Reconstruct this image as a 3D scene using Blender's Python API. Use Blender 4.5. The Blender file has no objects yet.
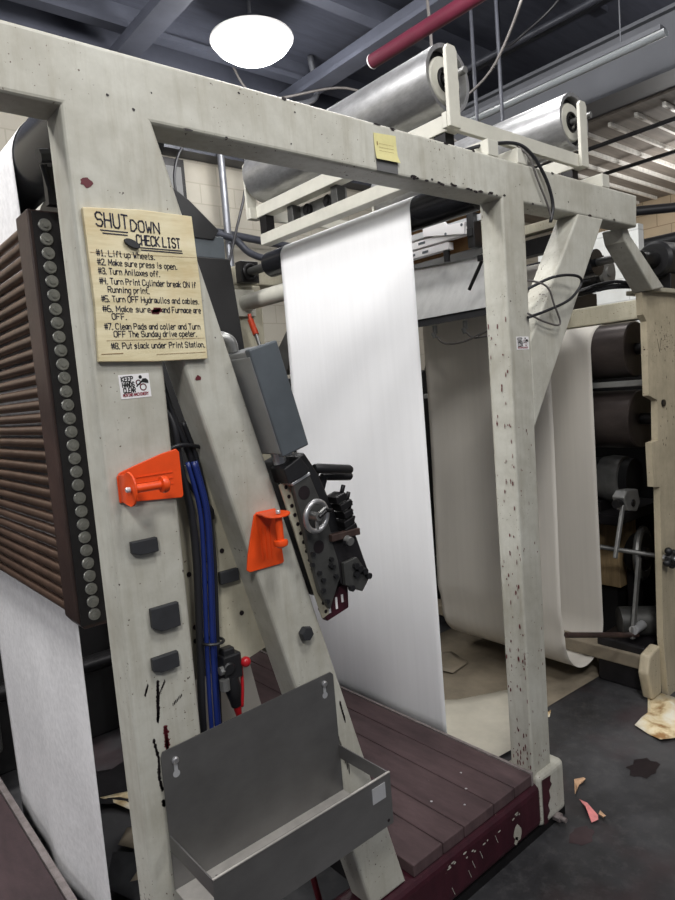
import bpy, bmesh, math, random
from mathutils import Vector as V, Matrix
random.seed(7)
SC = bpy.context.scene
COL = SC.collection

# ------------------------------------------------------------------ materials
def lin(c):
    return tuple((x/12.92 if x <= .04045 else ((x+.055)/1.055)**2.4) for x in c)
def rgb(r, g, b):
    return lin((r/255, g/255, b/255)) + (1,)

class NT:
    def __init__(s, name):
        s.m = bpy.data.materials.new(name); s.m.use_nodes = True
        s.t = s.m.node_tree; s.n = s.t.nodes; s.l = s.t.links
        s.b = s.n['Principled BSDF']
        s.co = s.n.new('ShaderNodeTexCoord')
    def map(s, scale=(1,1,1), loc=(0,0,0)):
        m = s.n.new('ShaderNodeMapping'); s.l.new(s.co.outputs['Object'], m.inputs[0])
        m.inputs['Scale'].default_value = scale; m.inputs['Location'].default_value = loc
        return m.outputs[0]
    def noise(s, scale, detail=4, rough=.6, vec=None):
        n = s.n.new('ShaderNodeTexNoise'); n.inputs['Scale'].default_value = scale
        n.inputs['Detail'].default_value = detail; n.inputs['Roughness'].default_value = rough
        s.l.new(vec if vec else s.map(), n.inputs['Vector']); return n.outputs['Fac']
    def ramp(s, fac, stops):
        r = s.n.new('ShaderNodeValToRGB'); e = r.color_ramp.elements
        e[0].position, e[0].color = stops[0]; e[1].position, e[1].color = stops[-1]
        for p, c in stops[1:-1]:
            x = e.new(p); x.color = c
        s.l.new(fac, r.inputs[0]); return r.outputs[0]
    def mix(s, fac, a, b, mode='MIX'):
        m = s.n.new('ShaderNodeMix'); m.data_type = 'RGBA'; m.blend_type = mode
        for sock, v in ((m.inputs[0], fac), (m.inputs[6], a), (m.inputs[7], b)):
            if hasattr(v, 'is_linked'): s.l.new(v, sock)
            else: sock.default_value = v
        return m.outputs[2]
    def math(s, op, a, b=0.):
        m = s.n.new('ShaderNodeMath'); m.operation = op
        for sock, v in ((m.inputs[0], a), (m.inputs[1], b)):
            if hasattr(v, 'is_linked'): s.l.new(v, sock)
            else: sock.default_value = v
        return m.outputs[0]
    def color(s, c): 
        if hasattr(c, 'is_linked'): s.l.new(c, s.b.inputs['Base Color'])
        else: s.b.inputs['Base Color'].default_value = c
    def set(s, rough=.5, metal=0., spec=.5):
        s.b.inputs['Roughness'].default_value = rough; s.b.inputs['Metallic'].default_value = metal
        s.b.inputs['Specular IOR Level'].default_value = spec
    def bump(s, h, strength=.2, dist=.01):
        b = s.n.new('ShaderNodeBump'); b.inputs['Strength'].default_value = strength
        b.inputs['Distance'].default_value = dist
        s.l.new(h, b.inputs['Height']); s.l.new(b.outputs[0], s.b.inputs['Normal'])

W0, B0 = (0,0,0,1), (1,1,1,1)
def plain(name, c, rough=.5, metal=0., var=.25, scale=14, bump=0., stretch=(1,1,1), spec=.5):
    t = NT(name); d = tuple(x*(1-var) for x in c[:3]) + (1,); u = tuple(min(1, x*(1+var*.5)) for x in c[:3]) + (1,)
    n = t.noise(scale, 5, .65, t.map(stretch))
    t.color(t.ramp(n, [(.3, d), (.7, u)])); t.set(rough, metal, spec)
    if bump: t.bump(n, bump)
    return t.m
def cream_paint(name, c=rgb(190,189,179), chips=.735, grime=.55):
    t = NT(name)
    big = t.noise(3.2, 5, .65); fine = t.noise(26, 6, .7)
    streak = t.noise(7, 5, .7, t.map((6, 6, .6)))
    g = t.math('MULTIPLY', t.ramp(big, [(.42, W0), (.78, B0)]), grime)
    base = t.mix(g, c, rgb(120,112,92))
    base = t.mix(t.math('MULTIPLY', t.ramp(streak, [(.48, W0), (.75, B0)]), .4), base, rgb(140,132,112))
    base = t.mix(t.math('MULTIPLY', t.ramp(fine, [(.38, B0), (.6, W0)]), .12), base, rgb(110,104,88))
    sp = t.noise(62, 3, .5); area = t.noise(4.3, 2, .5, t.map((1,1,1), (3,7,1)))
    chip = t.ramp(t.math('ADD', sp, t.math('MULTIPLY', t.math('SUBTRACT', area, .5), .32)), [(chips, W0), (chips+.025, B0)])
    tiny = t.noise(130, 2, .5)
    base = t.mix(t.ramp(t.math('ADD', tiny, t.math('MULTIPLY', t.math('SUBTRACT', area, .5), .4)), [(.72, W0), (.76, B0)]), base, rgb(96,82,72))
    base = t.mix(chip, base, rgb(52,34,32))
    t.color(base); t.set(.48)
    t.bump(t.noise(9, 4), .06)
    return t.m
def worn_maroon(name, c=rgb(92,66,68), d=rgb(60,42,44), hi=rgb(132,112,110), rough=.6, amount=.66):
    t = NT(name)
    n = t.noise(5, 6, .7, t.map((3, .8, 1))); f = t.noise(45, 4, .7)
    b = t.ramp(n, [(.3, d), (.7, c)])
    b = t.mix(t.ramp(f, [(amount, W0), (amount+.06, B0)]), b, hi)
    t.color(b); t.set(rough, 0, .4); t.bump(f, .15, .004); return t.m
def brushed(name, c, rough=.35, metal=.9, stretch=(1,30,1), dark=.6, scale=6):
    t = NT(name); n = t.noise(scale, 5, .7, t.map(stretch)); n2 = t.noise(4, 4, .6)
    d = tuple(x*dark for x in c[:3]) + (1,)
    t.color(t.ramp(t.math('ADD', t.math('MULTIPLY', n, .5), t.math('MULTIPLY', n2, .5)), [(.35, d), (.62, c)]))
    t.set(rough, metal); t.bump(n, .04, .003); return t.m

M = {}
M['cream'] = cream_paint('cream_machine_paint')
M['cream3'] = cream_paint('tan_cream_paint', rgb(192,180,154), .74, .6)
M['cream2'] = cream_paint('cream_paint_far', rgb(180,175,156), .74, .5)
M['paper'] = None
def paper(name, c=rgb(236,236,237), streak=.05, speck=False):
    t = NT(name)
    s1 = t.noise(5, 4, .6, t.map((1, 9, .25))); s2 = t.noise(3, 4, .6)
    d = tuple(x*(1-streak) for x in c[:3]) + (1,)
    if speck: s1 = t.noise(55, 3, .6)
    t.color(t.ramp(t.math('ADD', t.math('MULTIPLY', s1, .5), t.math('MULTIPLY', s2, .5)), [(.35, d), (.6, c)]))
    t.set(.6, 0, .25); return t.m
M['paper'] = paper('white_paper_web')
M['paper_speck'] = paper('speckled_white_paper', rgb(230,229,230), .22, True)
M['paper_tan'] = paper('uncoated_paper', rgb(214,209,200), .06)
M['black'] = plain('black_plastic', rgb(26,26,28), .45, 0, .3, 20)
M['rubber'] = plain('dark_rubber', rgb(44,45,48), .6, 0, .25, 40)
M['blackmetal'] = plain('black_steel', rgb(40,39,40), .38, .6, .35, 12)
M['darkgrey'] = plain('dark_grey_steel', rgb(84,84,82), .42, .5, .35, 10)
M['grey'] = plain('grey_steel', rgb(140,140,138), .4, .6, .3, 10)
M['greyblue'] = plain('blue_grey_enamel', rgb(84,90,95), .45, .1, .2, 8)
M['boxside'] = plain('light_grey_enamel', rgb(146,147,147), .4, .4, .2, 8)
M['steel'] = brushed('stainless_tray_steel', rgb(118,117,116), .42, .55, (1,1,2), .66, 3)
M['steellit'] = plain('painted_light_steel', rgb(186,182,176), .4, .4, .2, 20)  # paler steel: light painted into the colour of the tray bottom and rim
M['chrome'] = brushed('polished_roller_steel', rgb(196,196,197), .34, .75, (5,2,5), .58, 9)
M['silver'] = plain('bright_aluminium', rgb(205,206,208), .35, .5, .12, 9)
M['alu'] = brushed('scuffed_aluminium_sheet', rgb(206,206,204), .45, .2, (2,5,2), .74, 5)
M['rackbrown'] = worn_maroon('rusty_brown_rack_steel', rgb(70,54,49), rgb(40,31,29), rgb(112,98,90), .42, .7)
M['rod'] = brushed('brown_worn_rod', rgb(122,98,84), .34, .7, (1,14,1), .5, 4)
M['bolt'] = plain('dull_bolt_steel', rgb(142,142,136), .4, .5, .3, 60)
M['rackface'] = plain('greasy_black_plate', rgb(36,34,36), .42, .2, .4, 14)
M['plank'] = worn_maroon('worn_maroon_planks', rgb(94,75,76), rgb(62,48,50), rgb(122,106,104), .62, .7)
M['deck'] = worn_maroon('worn_maroon_deck', rgb(74,58,60), rgb(52,41,43), rgb(110,98,96), .66, .7)
M['rail'] = worn_maroon('glossy_maroon_paint', rgb(66,28,38), rgb(46,18,26), rgb(170,160,140), .36, .69)
M['edge'] = plain('scuffed_edge_metal', rgb(158,148,146), .45, .5, .35, 30)
M['orange'] = plain('orange_powder_coat', rgb(232,78,22), .4, 0, .15, 12)
M['blue'] = plain('blue_hose', rgb(26,42,104), .35, 0, .2, 10)
M['red'] = plain('red_plastic', rgb(176,28,36), .3, 0, .2, 20)
M['redorange'] = plain('orange_red_plastic', rgb(214,74,40), .4, 0, .2, 20)
M['pipe_red'] = plain('maroon_pipe_paint', rgb(98,36,54), .4, 0, .2, 6)
M['ink_red'] = plain('dried_red_ink', rgb(92,24,34), .5, 0, .3, 40)
M['ink_black'] = plain('dried_black_ink', rgb(26,16,20), .5, 0, .3, 40)
M['marker'] = plain('marker_ink', rgb(24,24,48), .6, 0, .1)
M['white'] = plain('white_vinyl', rgb(228,226,226), .5, 0, .05)
M['stickblack'] = plain('black_print', rgb(18,17,18), .5, 0, .05)
M['stickred'] = plain('red_print', rgb(150,36,56), .5, 0, .05)
M['postit'] = plain('faded_yellow_note', rgb(212,204,146), .7, 0, .1, 30)
M['tape'] = plain('grey_tape', rgb(98,98,98), .6, 0, .1)
M['cardboard'] = plain('brown_cardboard', rgb(132,98,62), .8, 0, .15, 20)
M['wood'] = plain('pale_crate_wood', rgb(164,140,104), .7, 0, .3, 6, 0, (8,8,1))
M['darkroller'] = brushed('black_ink_roller', rgb(80,72,70), .3, .45, (3,1,3), .6, 9)
M['blackroller'] = brushed('dark_chrome_roller', rgb(74,75,80), .24, .8, (3,1,3), .5, 5)
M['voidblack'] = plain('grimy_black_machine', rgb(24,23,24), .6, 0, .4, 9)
M['pipe'] = plain('grey_conduit', rgb(120,122,128), .35, .5, .25, 12)
M['pipedark'] = plain('dark_conduit', rgb(62,64,72), .45, .2, .25, 12)
M['floorsheet'] = plain('dirty_kraft_sheet', rgb(142,131,113), .75, 0, .35, 4)
M['cable'] = plain('black_cable', rgb(28,28,32), .45, 0, .1)
M['cablegrey'] = plain('grey_cable', rgb(96,92,90), .45, 0, .1)
M['hubcream'] = plain('cream_hub', rgb(190,188,177), .45, 0, .1)
t = NT('stained_ivory_scrap'); t.color(t.ramp(t.noise(7, 4, .6), [(.36, rgb(150,112,66)), (.47, rgb(222,204,164)), (.6, rgb(236,230,212))])); t.set(.7); M['scrap'] = t.m
M['pink'] = plain('pink_scrap', rgb(226,142,140), .7, 0, .2, 30)
M['tan'] = plain('tan_scrap', rgb(206,168,134), .7, 0, .2, 30)

def board_mat():
    t = NT('stained_plywood')
    n = t.noise(4, 6, .65, t.map((1.2, 1, 9))); b = t.noise(7, 4, .6)
    c = t.ramp(n, [(.3, rgb(192,178,138)), (.55, rgb(218,207,172)), (.75, rgb(228,218,188))])
    c = t.mix(t.math('MULTIPLY', t.ramp(b, [(.5, W0), (.75, B0)]), .45), c, rgb(196,158,96))
    t.color(c); t.set(.55); return t.m
M['board'] = board_mat()
def floor_mat():
    t = NT('stained_dark_floor')
    n = t.noise(1.6, 7, .68); f = t.noise(22, 5, .7); p = t.noise(2.7, 3, .5, t.map((1,1,1),(4,2,0)))
    c = t.ramp(n, [(.3, rgb(34,34,36)), (.52, rgb(62,62,64)), (.72, rgb(84,83,84))])
    c = t.mix(t.math('MULTIPLY', t.ramp(f, [(.5, W0), (.72, B0)]), .35), c, rgb(96,94,94))
    c = t.mix(t.math('MULTIPLY', t.ramp(p, [(.52, W0), (.66, B0)]), .4), c, rgb(66,44,46))
    t.color(c); t.b.inputs['Specular IOR Level'].default_value = .5
    t.l.new(t.ramp(n, [(.3, (.28,.28,.28,1)), (.7, (.6,.6,.6,1))]), t.b.inputs['Roughness'])
    t.bump(f, .12, .004); return t.m
M['floor'] = floor_mat()
def block_mat(name, c, mortar, axis):
    t = NT(name)
    b = t.n.new('ShaderNodeTexBrick'); s = t.n.new('ShaderNodeSeparateXYZ'); k = t.n.new('ShaderNodeCombineXYZ')
    t.l.new(t.co.outputs['Object'], s.inputs[0]); t.l.new(s.outputs[axis], k.inputs[0]); t.l.new(s.outputs[2], k.inputs[1])
    t.l.new(k.outputs[0], b.inputs['Vector'])
    b.inputs['Color1'].default_value = c; b.inputs['Color2'].default_value = tuple(x*.92 for x in c[:3])+(1,)
    b.inputs['Mortar'].default_value = mortar; b.inputs['Scale'].default_value = 1
    b.inputs['Brick Width'].default_value = .4; b.inputs['Row Height'].default_value = .2; b.inputs['Mortar Size'].default_value = .006
    n = t.noise(2.2, 5, .6)
    t.color(t.mix(t.math('MULTIPLY', t.ramp(n, [(.45, W0), (.75, B0)]), .3), b.outputs['Color'], rgb(120,112,96)))
    t.set(.7); return t.m
M['block_l'] = block_mat('painted_block_left', rgb(158,153,142), rgb(140,135,124), 0)
M['block_r'] = block_mat('painted_block_right', rgb(196,176,148), rgb(150,130,106), 1)
M['block_w'] = block_mat('white_block', rgb(226,228,226), rgb(196,198,196), 1)
M['ceiling'] = plain('blue_grey_deck_paint', rgb(76,79,92), .7, 0, .25, 2, 0, (1,8,1))
M['joist'] = plain('blue_grey_joist_paint', rgb(78,81,93), .6, 0, .2, 4)
M['girder'] = plain('grey_girder_paint', rgb(92,94,100), .6, 0, .12, 2)
M['roofwood'] = plain('brown_roof_boards', rgb(124,116,108), .75, 0, .3, 3, 0, (.5,6,1))
M['batten'] = plain('pale_metal_batten', rgb(234,232,226), .4, .1, .2, 3, 0, (6,6,1))
def emit(name, c, s):
    t = NT(name); t.color(c); t.b.inputs['Emission Color'].default_value = c
    t.b.inputs['Emission Strength'].default_value = s; return t.m
M['lamp'] = emit('lit_lamp_diffuser', (.95,.98,1,1), 9)
def glass_mat():
    t = NT('frosted_tube_cover'); t.color(rgb(190,196,200)); t.set(.25)
    t.b.inputs['Transmission Weight'].default_value = .5; return t.m
M['tubeglass'] = glass_mat()

# ------------------------------------------------------------------ mesh builder
class MB:
    def __init__(s): s.bm = bmesh.new()
    def box(s, x0, x1, y0, y1, z0, z1):
        return s.obox(V(((x0+x1)/2, (y0+y1)/2, (z0+z1)/2)), V((1,0,0)), V((0,1,0)), V((0,0,1)), (x1-x0, y1-y0, z1-z0))
    def obox(s, c, ex, ey, ez, size):
        c = V(c); ex, ey, ez = V(ex)*size[0]/2, V(ey)*size[1]/2, V(ez)*size[2]/2
        vs = [s.bm.verts.new(c + i*ex + j*ey + k*ez) for i in (-1,1) for j in (-1,1) for k in (-1,1)]
        for f in ((0,1,3,2),(4,6,7,5),(0,4,5,1),(2,3,7,6),(0,2,6,4),(1,5,7,3)):
            s.bm.faces.new([vs[i] for i in f])
        return s
    def prism(s, pts, depth):
        """pts: planar 3D outline; depth: extrusion vector"""
        d = V(depth); a = [s.bm.verts.new(V(p)) for p in pts]; b = [s.bm.verts.new(V(p)+d) for p in pts]
        n = len(a)
        fs = [s.bm.faces.new(a), s.bm.faces.new(b[::-1])]
        for i in range(n): fs.append(s.bm.faces.new([a[i], b[i], b[(i+1)%n], a[(i+1)%n]]))
        bmesh.ops.recalc_face_normals(s.bm, faces=fs)
        return s
    def face(s, pts):
        s.bm.faces.new([s.bm.verts.new(V(p)) for p in pts]); return s
    @staticmethod
    def basis(d):
        d = V(d).normalized(); u = d.orthogonal().normalized(); return d, u, d.cross(u)
    def lathe(s, p0, d, prof, seg=28, close=False):
        """prof: (distance along d, radius) pairs"""
        d, u, w = s.basis(d); p0 = V(p0); rings = []
        for t, r in prof:
            if r <= 1e-6: rings.append([s.bm.verts.new(p0 + d*t)])
            else: rings.append([s.bm.verts.new(p0 + d*t + r*(math.cos(2*math.pi*i/seg)*u + math.sin(2*math.pi*i/seg)*w)) for i in range(seg)])
        fs = []
        prs = list(zip(rings, rings[1:])) + ([(rings[-1], rings[0])] if close else [])
        for A, B in prs:
            for i in range(seg):
                j = (i+1) % seg
                if len(A) == 1 and len(B) == 1: continue
                if len(A) == 1: q = [A[0], B[j], B[i]]
                elif len(B) == 1: q = [A[i], A[j], B[0]]
                else: q = [A[i], A[j], B[j], B[i]]
                f = s.bm.faces.new(q); f.smooth = True; fs.append(f)
        bmesh.ops.recalc_face_normals(s.bm, faces=fs)
        for e in {e for f in fs for e in f.edges}:
            if len(e.link_faces) == 2 and e.calc_face_angle(0) > .6: e.smooth = False
        return s
    def cyl(s, p0, p1, r, seg=24, r2=None):
        p0, p1 = V(p0), V(p1); L = (p1-p0).length; r2 = r if r2 is None else r2
        return s.lathe(p0, p1-p0, [(0,0),(0,r),(L,r2),(L,0)], seg)
    def ring(s, c, d, R, r, seg=36, rs=10):
        return s.lathe(c, d, [(r*math.sin(2*math.pi*k/rs), R + r*math.cos(2*math.pi*k/rs)) for k in range(rs)], seg, True)
    def ball(s, c, r, seg=16):
        return s.lathe(V(c)-V((0,0,r)), (0,0,1), [(r-r*math.cos(math.pi*k/8), r*math.sin(math.pi*k/8)) for k in range(9)], seg)
    def tube(s, pts, r, seg=10, sub=8):
        P = spline([V(p) for p in pts], sub); rings = []; u = None
        for i, p in enumerate(P):
            d = (P[min(i+1, len(P)-1)] - P[max(i-1, 0)]).normalized()
            u = d.orthogonal().normalized() if u is None else (u - d*u.dot(d)).normalized()
            w = d.cross(u)
            rings.append([s.bm.verts.new(p + r*(math.cos(2*math.pi*k/seg)*u + math.sin(2*math.pi*k/seg)*w)) for k in range(seg)])
        for A, B in zip(rings, rings[1:]):
            for k in range(seg):
                f = s.bm.faces.new([A[k], A[(k+1)%seg], B[(k+1)%seg], B[k]]); f.smooth = True
        s.bm.faces.new(rings[0][::-1]); s.bm.faces.new(rings[-1])
        return s
    def sheet(s, prof, y0, y1, ny=24, wob=None):
        """strip of web: prof = list of (x, z), swept along Y"""
        g = []
        for i, (x, z) in enumerate(prof):
            row = []
            for j in range(ny+1):
                y = y0 + (y1-y0)*j/ny; p = V((x, y, z))
                if wob: p += wob(x, y, z)
                row.append(s.bm.verts.new(p))
            g.append(row)
        for A, B in zip(g, g[1:]):
            for j in range(ny):
                f = s.bm.faces.new([A[j], A[j+1], B[j+1], B[j]]); f.smooth = True
        return s
    def stroke(s, P, w, T):
        """pen stroke: P 2D points, T maps 2D -> 3D"""
        for a, b in zip(P, P[1:]):
            a, b = V(a), V(b); d = b-a
            if d.length < 1e-7: continue
            d = d.normalized()*w*.35; n = V((-d.y, d.x)).normalized()*w/2
            a2, b2 = a-d, b+d
            s.bm.faces.new([s.bm.verts.new(T(q)) for q in (a2-n, b2-n, b2+n, a2+n)])
        return s
    def blob(s, c, T, rx, ry, n=14, jit=.3):
        s.bm.faces.new([s.bm.verts.new(T(V((c[0]+rx*math.cos(2*math.pi*k/n)*(1+random.uniform(-jit,jit)), c[1]+ry*math.sin(2*math.pi*k/n)*(1+random.uniform(-jit,jit)))))) for k in range(n)])
        return s

def marks(mb, fn, idx=1):
    old = set(mb.bm.faces); fn(mb)
    for f in mb.bm.faces:
        if f not in old: f.material_index = idx
    return mb

def spline(P, sub=8):
    if len(P) < 3: return P
    Q = [P[0]*2-P[1]] + P + [P[-1]*2-P[-2]]; out = []
    for i in range(1, len(Q)-2):
        a, b, c, d = Q[i-1:i+3]
        for k in range(sub):
            t = k/sub
            out.append(.5*((2*b) + (c-a)*t + (2*a-5*b+4*c-d)*t*t + (3*b-a-3*c+d)*t**3))
    out.append(P[-1]); return out

ORG = {}
def tag(o, label, cat, group=None):
    o['label'] = label; o['category'] = cat
    if group: o['group'] = group
    return o
def obj(name, mb, mat, parent=None, bevel=0., label=None, seg=2, solid=0.):
    bm = mb.bm
    if parent is not None: org = ORG[parent.name]
    else:
        if bm.verts:
            xs = [v.co for v in bm.verts]
            org = V(((min(p.x for p in xs)+max(p.x for p in xs))/2, (min(p.y for p in xs)+max(p.y for p in xs))/2, min(p.z for p in xs)))
        else: org = V()
    bmesh.ops.translate(bm, vec=-org, verts=bm.verts)
    me = bpy.data.meshes.new(name); bm.to_mesh(me); bm.free()
    for q in (mat if isinstance(mat, (list, tuple)) else [mat]): me.materials.append(M[q])
    o = bpy.data.objects.new(name, me); COL.objects.link(o); ORG[o.name] = org
    if parent is None: o.location = org
    else: o.parent = parent
    if solid:
        m = o.modifiers.new('thickness', 'SOLIDIFY'); m.thickness = solid; m.offset = 0
    if bevel:
        m = o.modifiers.new('bevel', 'BEVEL'); m.width = bevel; m.segments = seg; m.limit_method = 'ANGLE'; m.angle_limit = .6
    if label: o['label'] = label
    return o
def thing(name, loc, label, cat, group=None):
    o = bpy.data.objects.new(name, None); COL.objects.link(o); o.location = V(loc); o.empty_display_size = .1
    ORG[o.name] = V(loc); return tag(o, label, cat, group)
def single(name, mb, mat, label, cat, group=None, **k):
    return tag(obj(name, mb, mat, **k), label, cat, group)
def struct(name, mb, mat, **k):
    o = obj(name, mb, mat, **k); o['kind'] = 'structure'; o['label'] = name.replace('_', ' '); return o
def copy_tree(src, delta, label):
    r = src.copy(); COL.objects.link(r); r.location = src.location + V(delta); r['label'] = label
    for ch in list(src.children):
        c = ch.copy(); COL.objects.link(c); c.parent = r
        for g in list(ch.children):
            d = g.copy(); COL.objects.link(d); d.parent = c
    return r

# ------------------------------------------------------------------ hand lettering
GL = {'A':"02 28 42|15 35",'C':"47 38 18 07 03 12 32 43",'D':"02 08 28 46 44 22 02",'E':"42 02 08 48|05 35",'F':"02 08 48|05 35",
'G':"47 38 18 07 03 12 32 43 45 25",'H':"02 08|42 48|05 45",'I':"12 32|22 28|18 38",'K':"02 08|48 05 42",'L':"08 02 42",'M':"02 08 24 48 42",
'N':"02 08 42 48",'O':"12 03 07 18 38 47 43 32 12",'P':"02 08 38 47 46 35 05",'R':"02 08 38 47 46 35 05|25 42",'S':"47 38 18 07 06 15 35 44 43 32 12 03",
'T':"08 48|28 22",'U':"08 03 12 32 43 48",'V':"08 22 48",'W':"08 12 25 32 48",'Y':"08 25 48|25 22",
'a':"36 16 05 03 12 23 36|36 32",'b':"08 02 22 33 35 26 06",'c':"35 26 16 05 03 12 22 33",'d':"38 32 12 03 05 16 36",'e':"04 34 35 26 16 05 03 12 32",
'f':"37 28 17 12|05 25",'g':"36 16 05 03 12 32|36 31 20 00",'h':"08 02|05 16 26 35 32",'i':"16 12|18 17",'k':"08 02|36 04 32",'l':"18 12 22",
'm':"06 02|05 16 25 22|25 36 45 42",'n':"06 02|05 16 26 35 32",'o':"12 03 05 16 26 35 33 22 12",'p':"06 00|06 26 35 33 22 02",'r':"06 02|04 16 36",
's':"35 26 16 05 14 24 33 22 02",'t':"18 13 22|06 26",'u':"06 03 12 22 33|36 32",'v':"06 22 36",'w':"06 12 24 32 46",'x':"06 32|36 02",'y':"06 03 12 32|36 31 20 00",
'1':"17 28 22|12 32",'2':"07 18 38 47 46 02 42",'3':"07 18 38 47 35 44 43 32 12 03|15 35",'4':"08 05 45|38 32",'5':"48 08 05 35 44 43 32 02",
'6':"38 18 05 03 12 32 43 44 35 05",'7':"08 48 12",'8':"15 07 18 38 47 35 15 03 12 32 43 35",'#':"12 18|32 38|04 44|06 46",'.':"02 12",',':"12 01"}
def write(mb, text, x, y, h, T, w, width=None, jit=.12):
    """x, y: baseline start; h: cap height; width: fit to this length"""
    u = h/6; adv = []
    for ch in text: adv.append(2.6 if ch == ' ' else 2.2 if ch in '.,' else 3.2 if ch in 'ilt' else 5.4 if (ch.isupper() or ch in 'mw') else 4.7 if (ch.isdigit() or ch == '#') else 4.3)
    ux = (width/sum(adv)) if width else u
    cx = x
    for ch, a in zip(text, adv):
        for st in (GL.get(ch, '').split('|') if ch in GL else []):
            P = [((cx + (int(p[0]) + random.uniform(-jit, jit))*ux), (y + (int(p[1])-2 + random.uniform(-jit, jit))*u)) for p in st.split()]
            mb.stroke(P, w, T)
        cx += a*ux

X_, Y_, Z_ = V((1,0,0)), V((0,1,0)), V((0,0,1))

# ================================================================== SETTING
struct('floor', MB().box(-6, 11, -5, 8, -.1, 0), 'floor')
struct('ceiling', MB().box(-6, 11, -5, 8, 4.95, 5.05), 'ceiling')
struct('wall_left', MB().box(-6, 11, 6.0, 6.2, 0, 4.95), 'block_l')
struct('wall_right', MB().box(10.0, 10.2, -5, 6.0, 0, 4.95), 'block_r')
g = MB().box(6.0, 6.3, -5, 6.0, 4.0, 4.06).box(6.12, 6.18, -5, 6.0, 4.06, 4.5).box(6.0, 6.3, -5, 6.0, 4.44, 4.5)
struct('trim_1', MB().box(6.0, 6.25, -5, 6.0, 4.05, 4.5).box(5.94, 6.31, -5, 6.0, 4.02, 4.05).box(5.94, 6.31, -5, 6.0, 4.5, 4.53), 'girder'); g.bm.free()
for i, y in enumerate((-.6, .6, 1.8, 3.0, 4.2, 5.4)):
    struct('trim_%d' % (i+2), MB().box(-6, 6.0, y-.06, y+.06, 4.75, 4.8).box(-6, 6.0, y-.02, y+.02, 4.8, 4.95), 'joist')
for i, x in enumerate((.8, 2.6, 4.4)):
    struct('trim_%d' % (i+8), MB().box(x-.1, x+.1, -5, 6.0, 4.58, 4.62).box(x-.03, x+.03, -5, 6.0, 4.62, 4.75), 'joist')
struct('trim_11', MB().box(-6, 10, 5.75, 6.0, 4.25, 4.95), 'ceiling')
for k, (x, z) in enumerate(((5.55, 4.66), (5.75, 4.72))):
    single('ceiling_conduit', MB().cyl((x, -2, z), (x, 5.7, z), .03, 12), 'pipedark', 'dark conduit running along the grey girder under the ceiling, ' + ('lower', 'upper')[k] + ' of two', 'conduit')
single('ceiling_cable', MB().tube([(5.3, 3.6, 4.95), (5.2, 3.5, 4.5), (5.1, 3.2, 4.45), (5.15, 2.9, 4.6), (5.3, 2.8, 4.95)], .012), 'cable', 'dark cable loop hanging from the ceiling above the strip light', 'cable')
# lower boarded roof of the bay beyond the girder
struct('ceiling_lower', MB().box(6.33, 10, 0, 6.0, 4.0, 4.04), 'roofwood')
for k in range(11):
    y = 1.9 + k*.26
    single('roof_batten', MB().box(6.5, 9.9, y, y+.03, 3.96, 3.999), 'batten', 'pale metal battens under the brown roof boards beyond the grey girder', 'batten', 'roof battens')
for x, w in ((6.75, 'nearer the girder'), (7.75, 'farther from the girder')):
    single('hanger_rod', MB().cyl((x, 1.2, 3.9), (x, 5.6, 3.9), .022, 10), 'cable', 'black rod crossing the pale roof battens, the one ' + w, 'rod')
struct('wall_partition', MB().box(5.9, 6.0, 2.7, 3.7, 0, 2.85), 'block_w')

# lamps
def lamp(x, y, label):
    t = thing('high_bay_lamp', (x, y, 4.5), label, 'lamp', 'high bay lamps')
    R = .34
    obj('diffuser', MB().lathe((x, y, 4.5), (0,0,1), [(0,0),(.005,.12),(.03,.22),(.085,.3),(.14,R),(.15,R-.02),(.15,0)], 40), 'lamp', t, label='glowing white bowl diffuser')
    obj('rim', MB().ring((x, y, 4.65), (0,0,1), R, .012, 40, 8), 'white', t)
    obj('housing', MB().lathe((x, y, 4.655), (0,0,1), [(0,0),(0,R-.01),(.02,R-.03),(.05,.16),(.14,.13),(.15,0)], 32), 'pipedark', t)
    obj('hanger', MB().cyl((x, y, 4.8), (x, y, 5.04), .015, 8), 'pipe', t)
    return t
L0 = lamp(3.37, 4.70, 'lit white bowl lamp hanging under the blue grey ceiling')

L0.location.z -= .07
# fluorescent strip with an unlit cover
t = thing('strip_light', (5.29, 3.18, 3.97), 'unlit long strip light with a ribbed translucent cover below the girder', 'lamp')
obj('housing', MB().box(5.24, 5.34, 2.18, 4.2, 4.05, 4.085), 'girder', t)
pr = [(5.29+.04*math.cos(a), 4.05-.045*math.sin(a)) for a in [math.pi*k/10 for k in range(11)]]
obj('cover', MB().prism([(x, 2.16, z) for x, z in pr], (0, 2.06, 0)), 'tubeglass', t)
obj('hanging_rod', MB().cyl((5.29, 2.5, 4.085), (5.29, 2.5, 4.96), .006, 8), 'pipe', t)
obj('hanging_rod', MB().cyl((5.29, 3.9, 4.085), (5.29, 3.9, 4.96), .006, 8), 'pipe', t)

t = thing('maroon_pipe', (3.64, 1.5, 3.96), 'maroon overhead pipe with an open pale end, above the nearer silver roller', 'pipe')
obj('pipe', MB().cyl((3.63, 3.57, 4.0), (3.68, -2, 4.0), .05, 24), 'pipe_red', t)
for y in (.9, 2.7): obj('hanger', MB().cyl((3.65, y, 4.04), (3.65, y, 4.95), .006, 8), 'pipe', t)
obj('end_ring', MB().ring((3.63, 3.57, 4.0), (0,1,0), .042, .01, 24, 8), 'white', t, label='pale rim at the open end')

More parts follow.
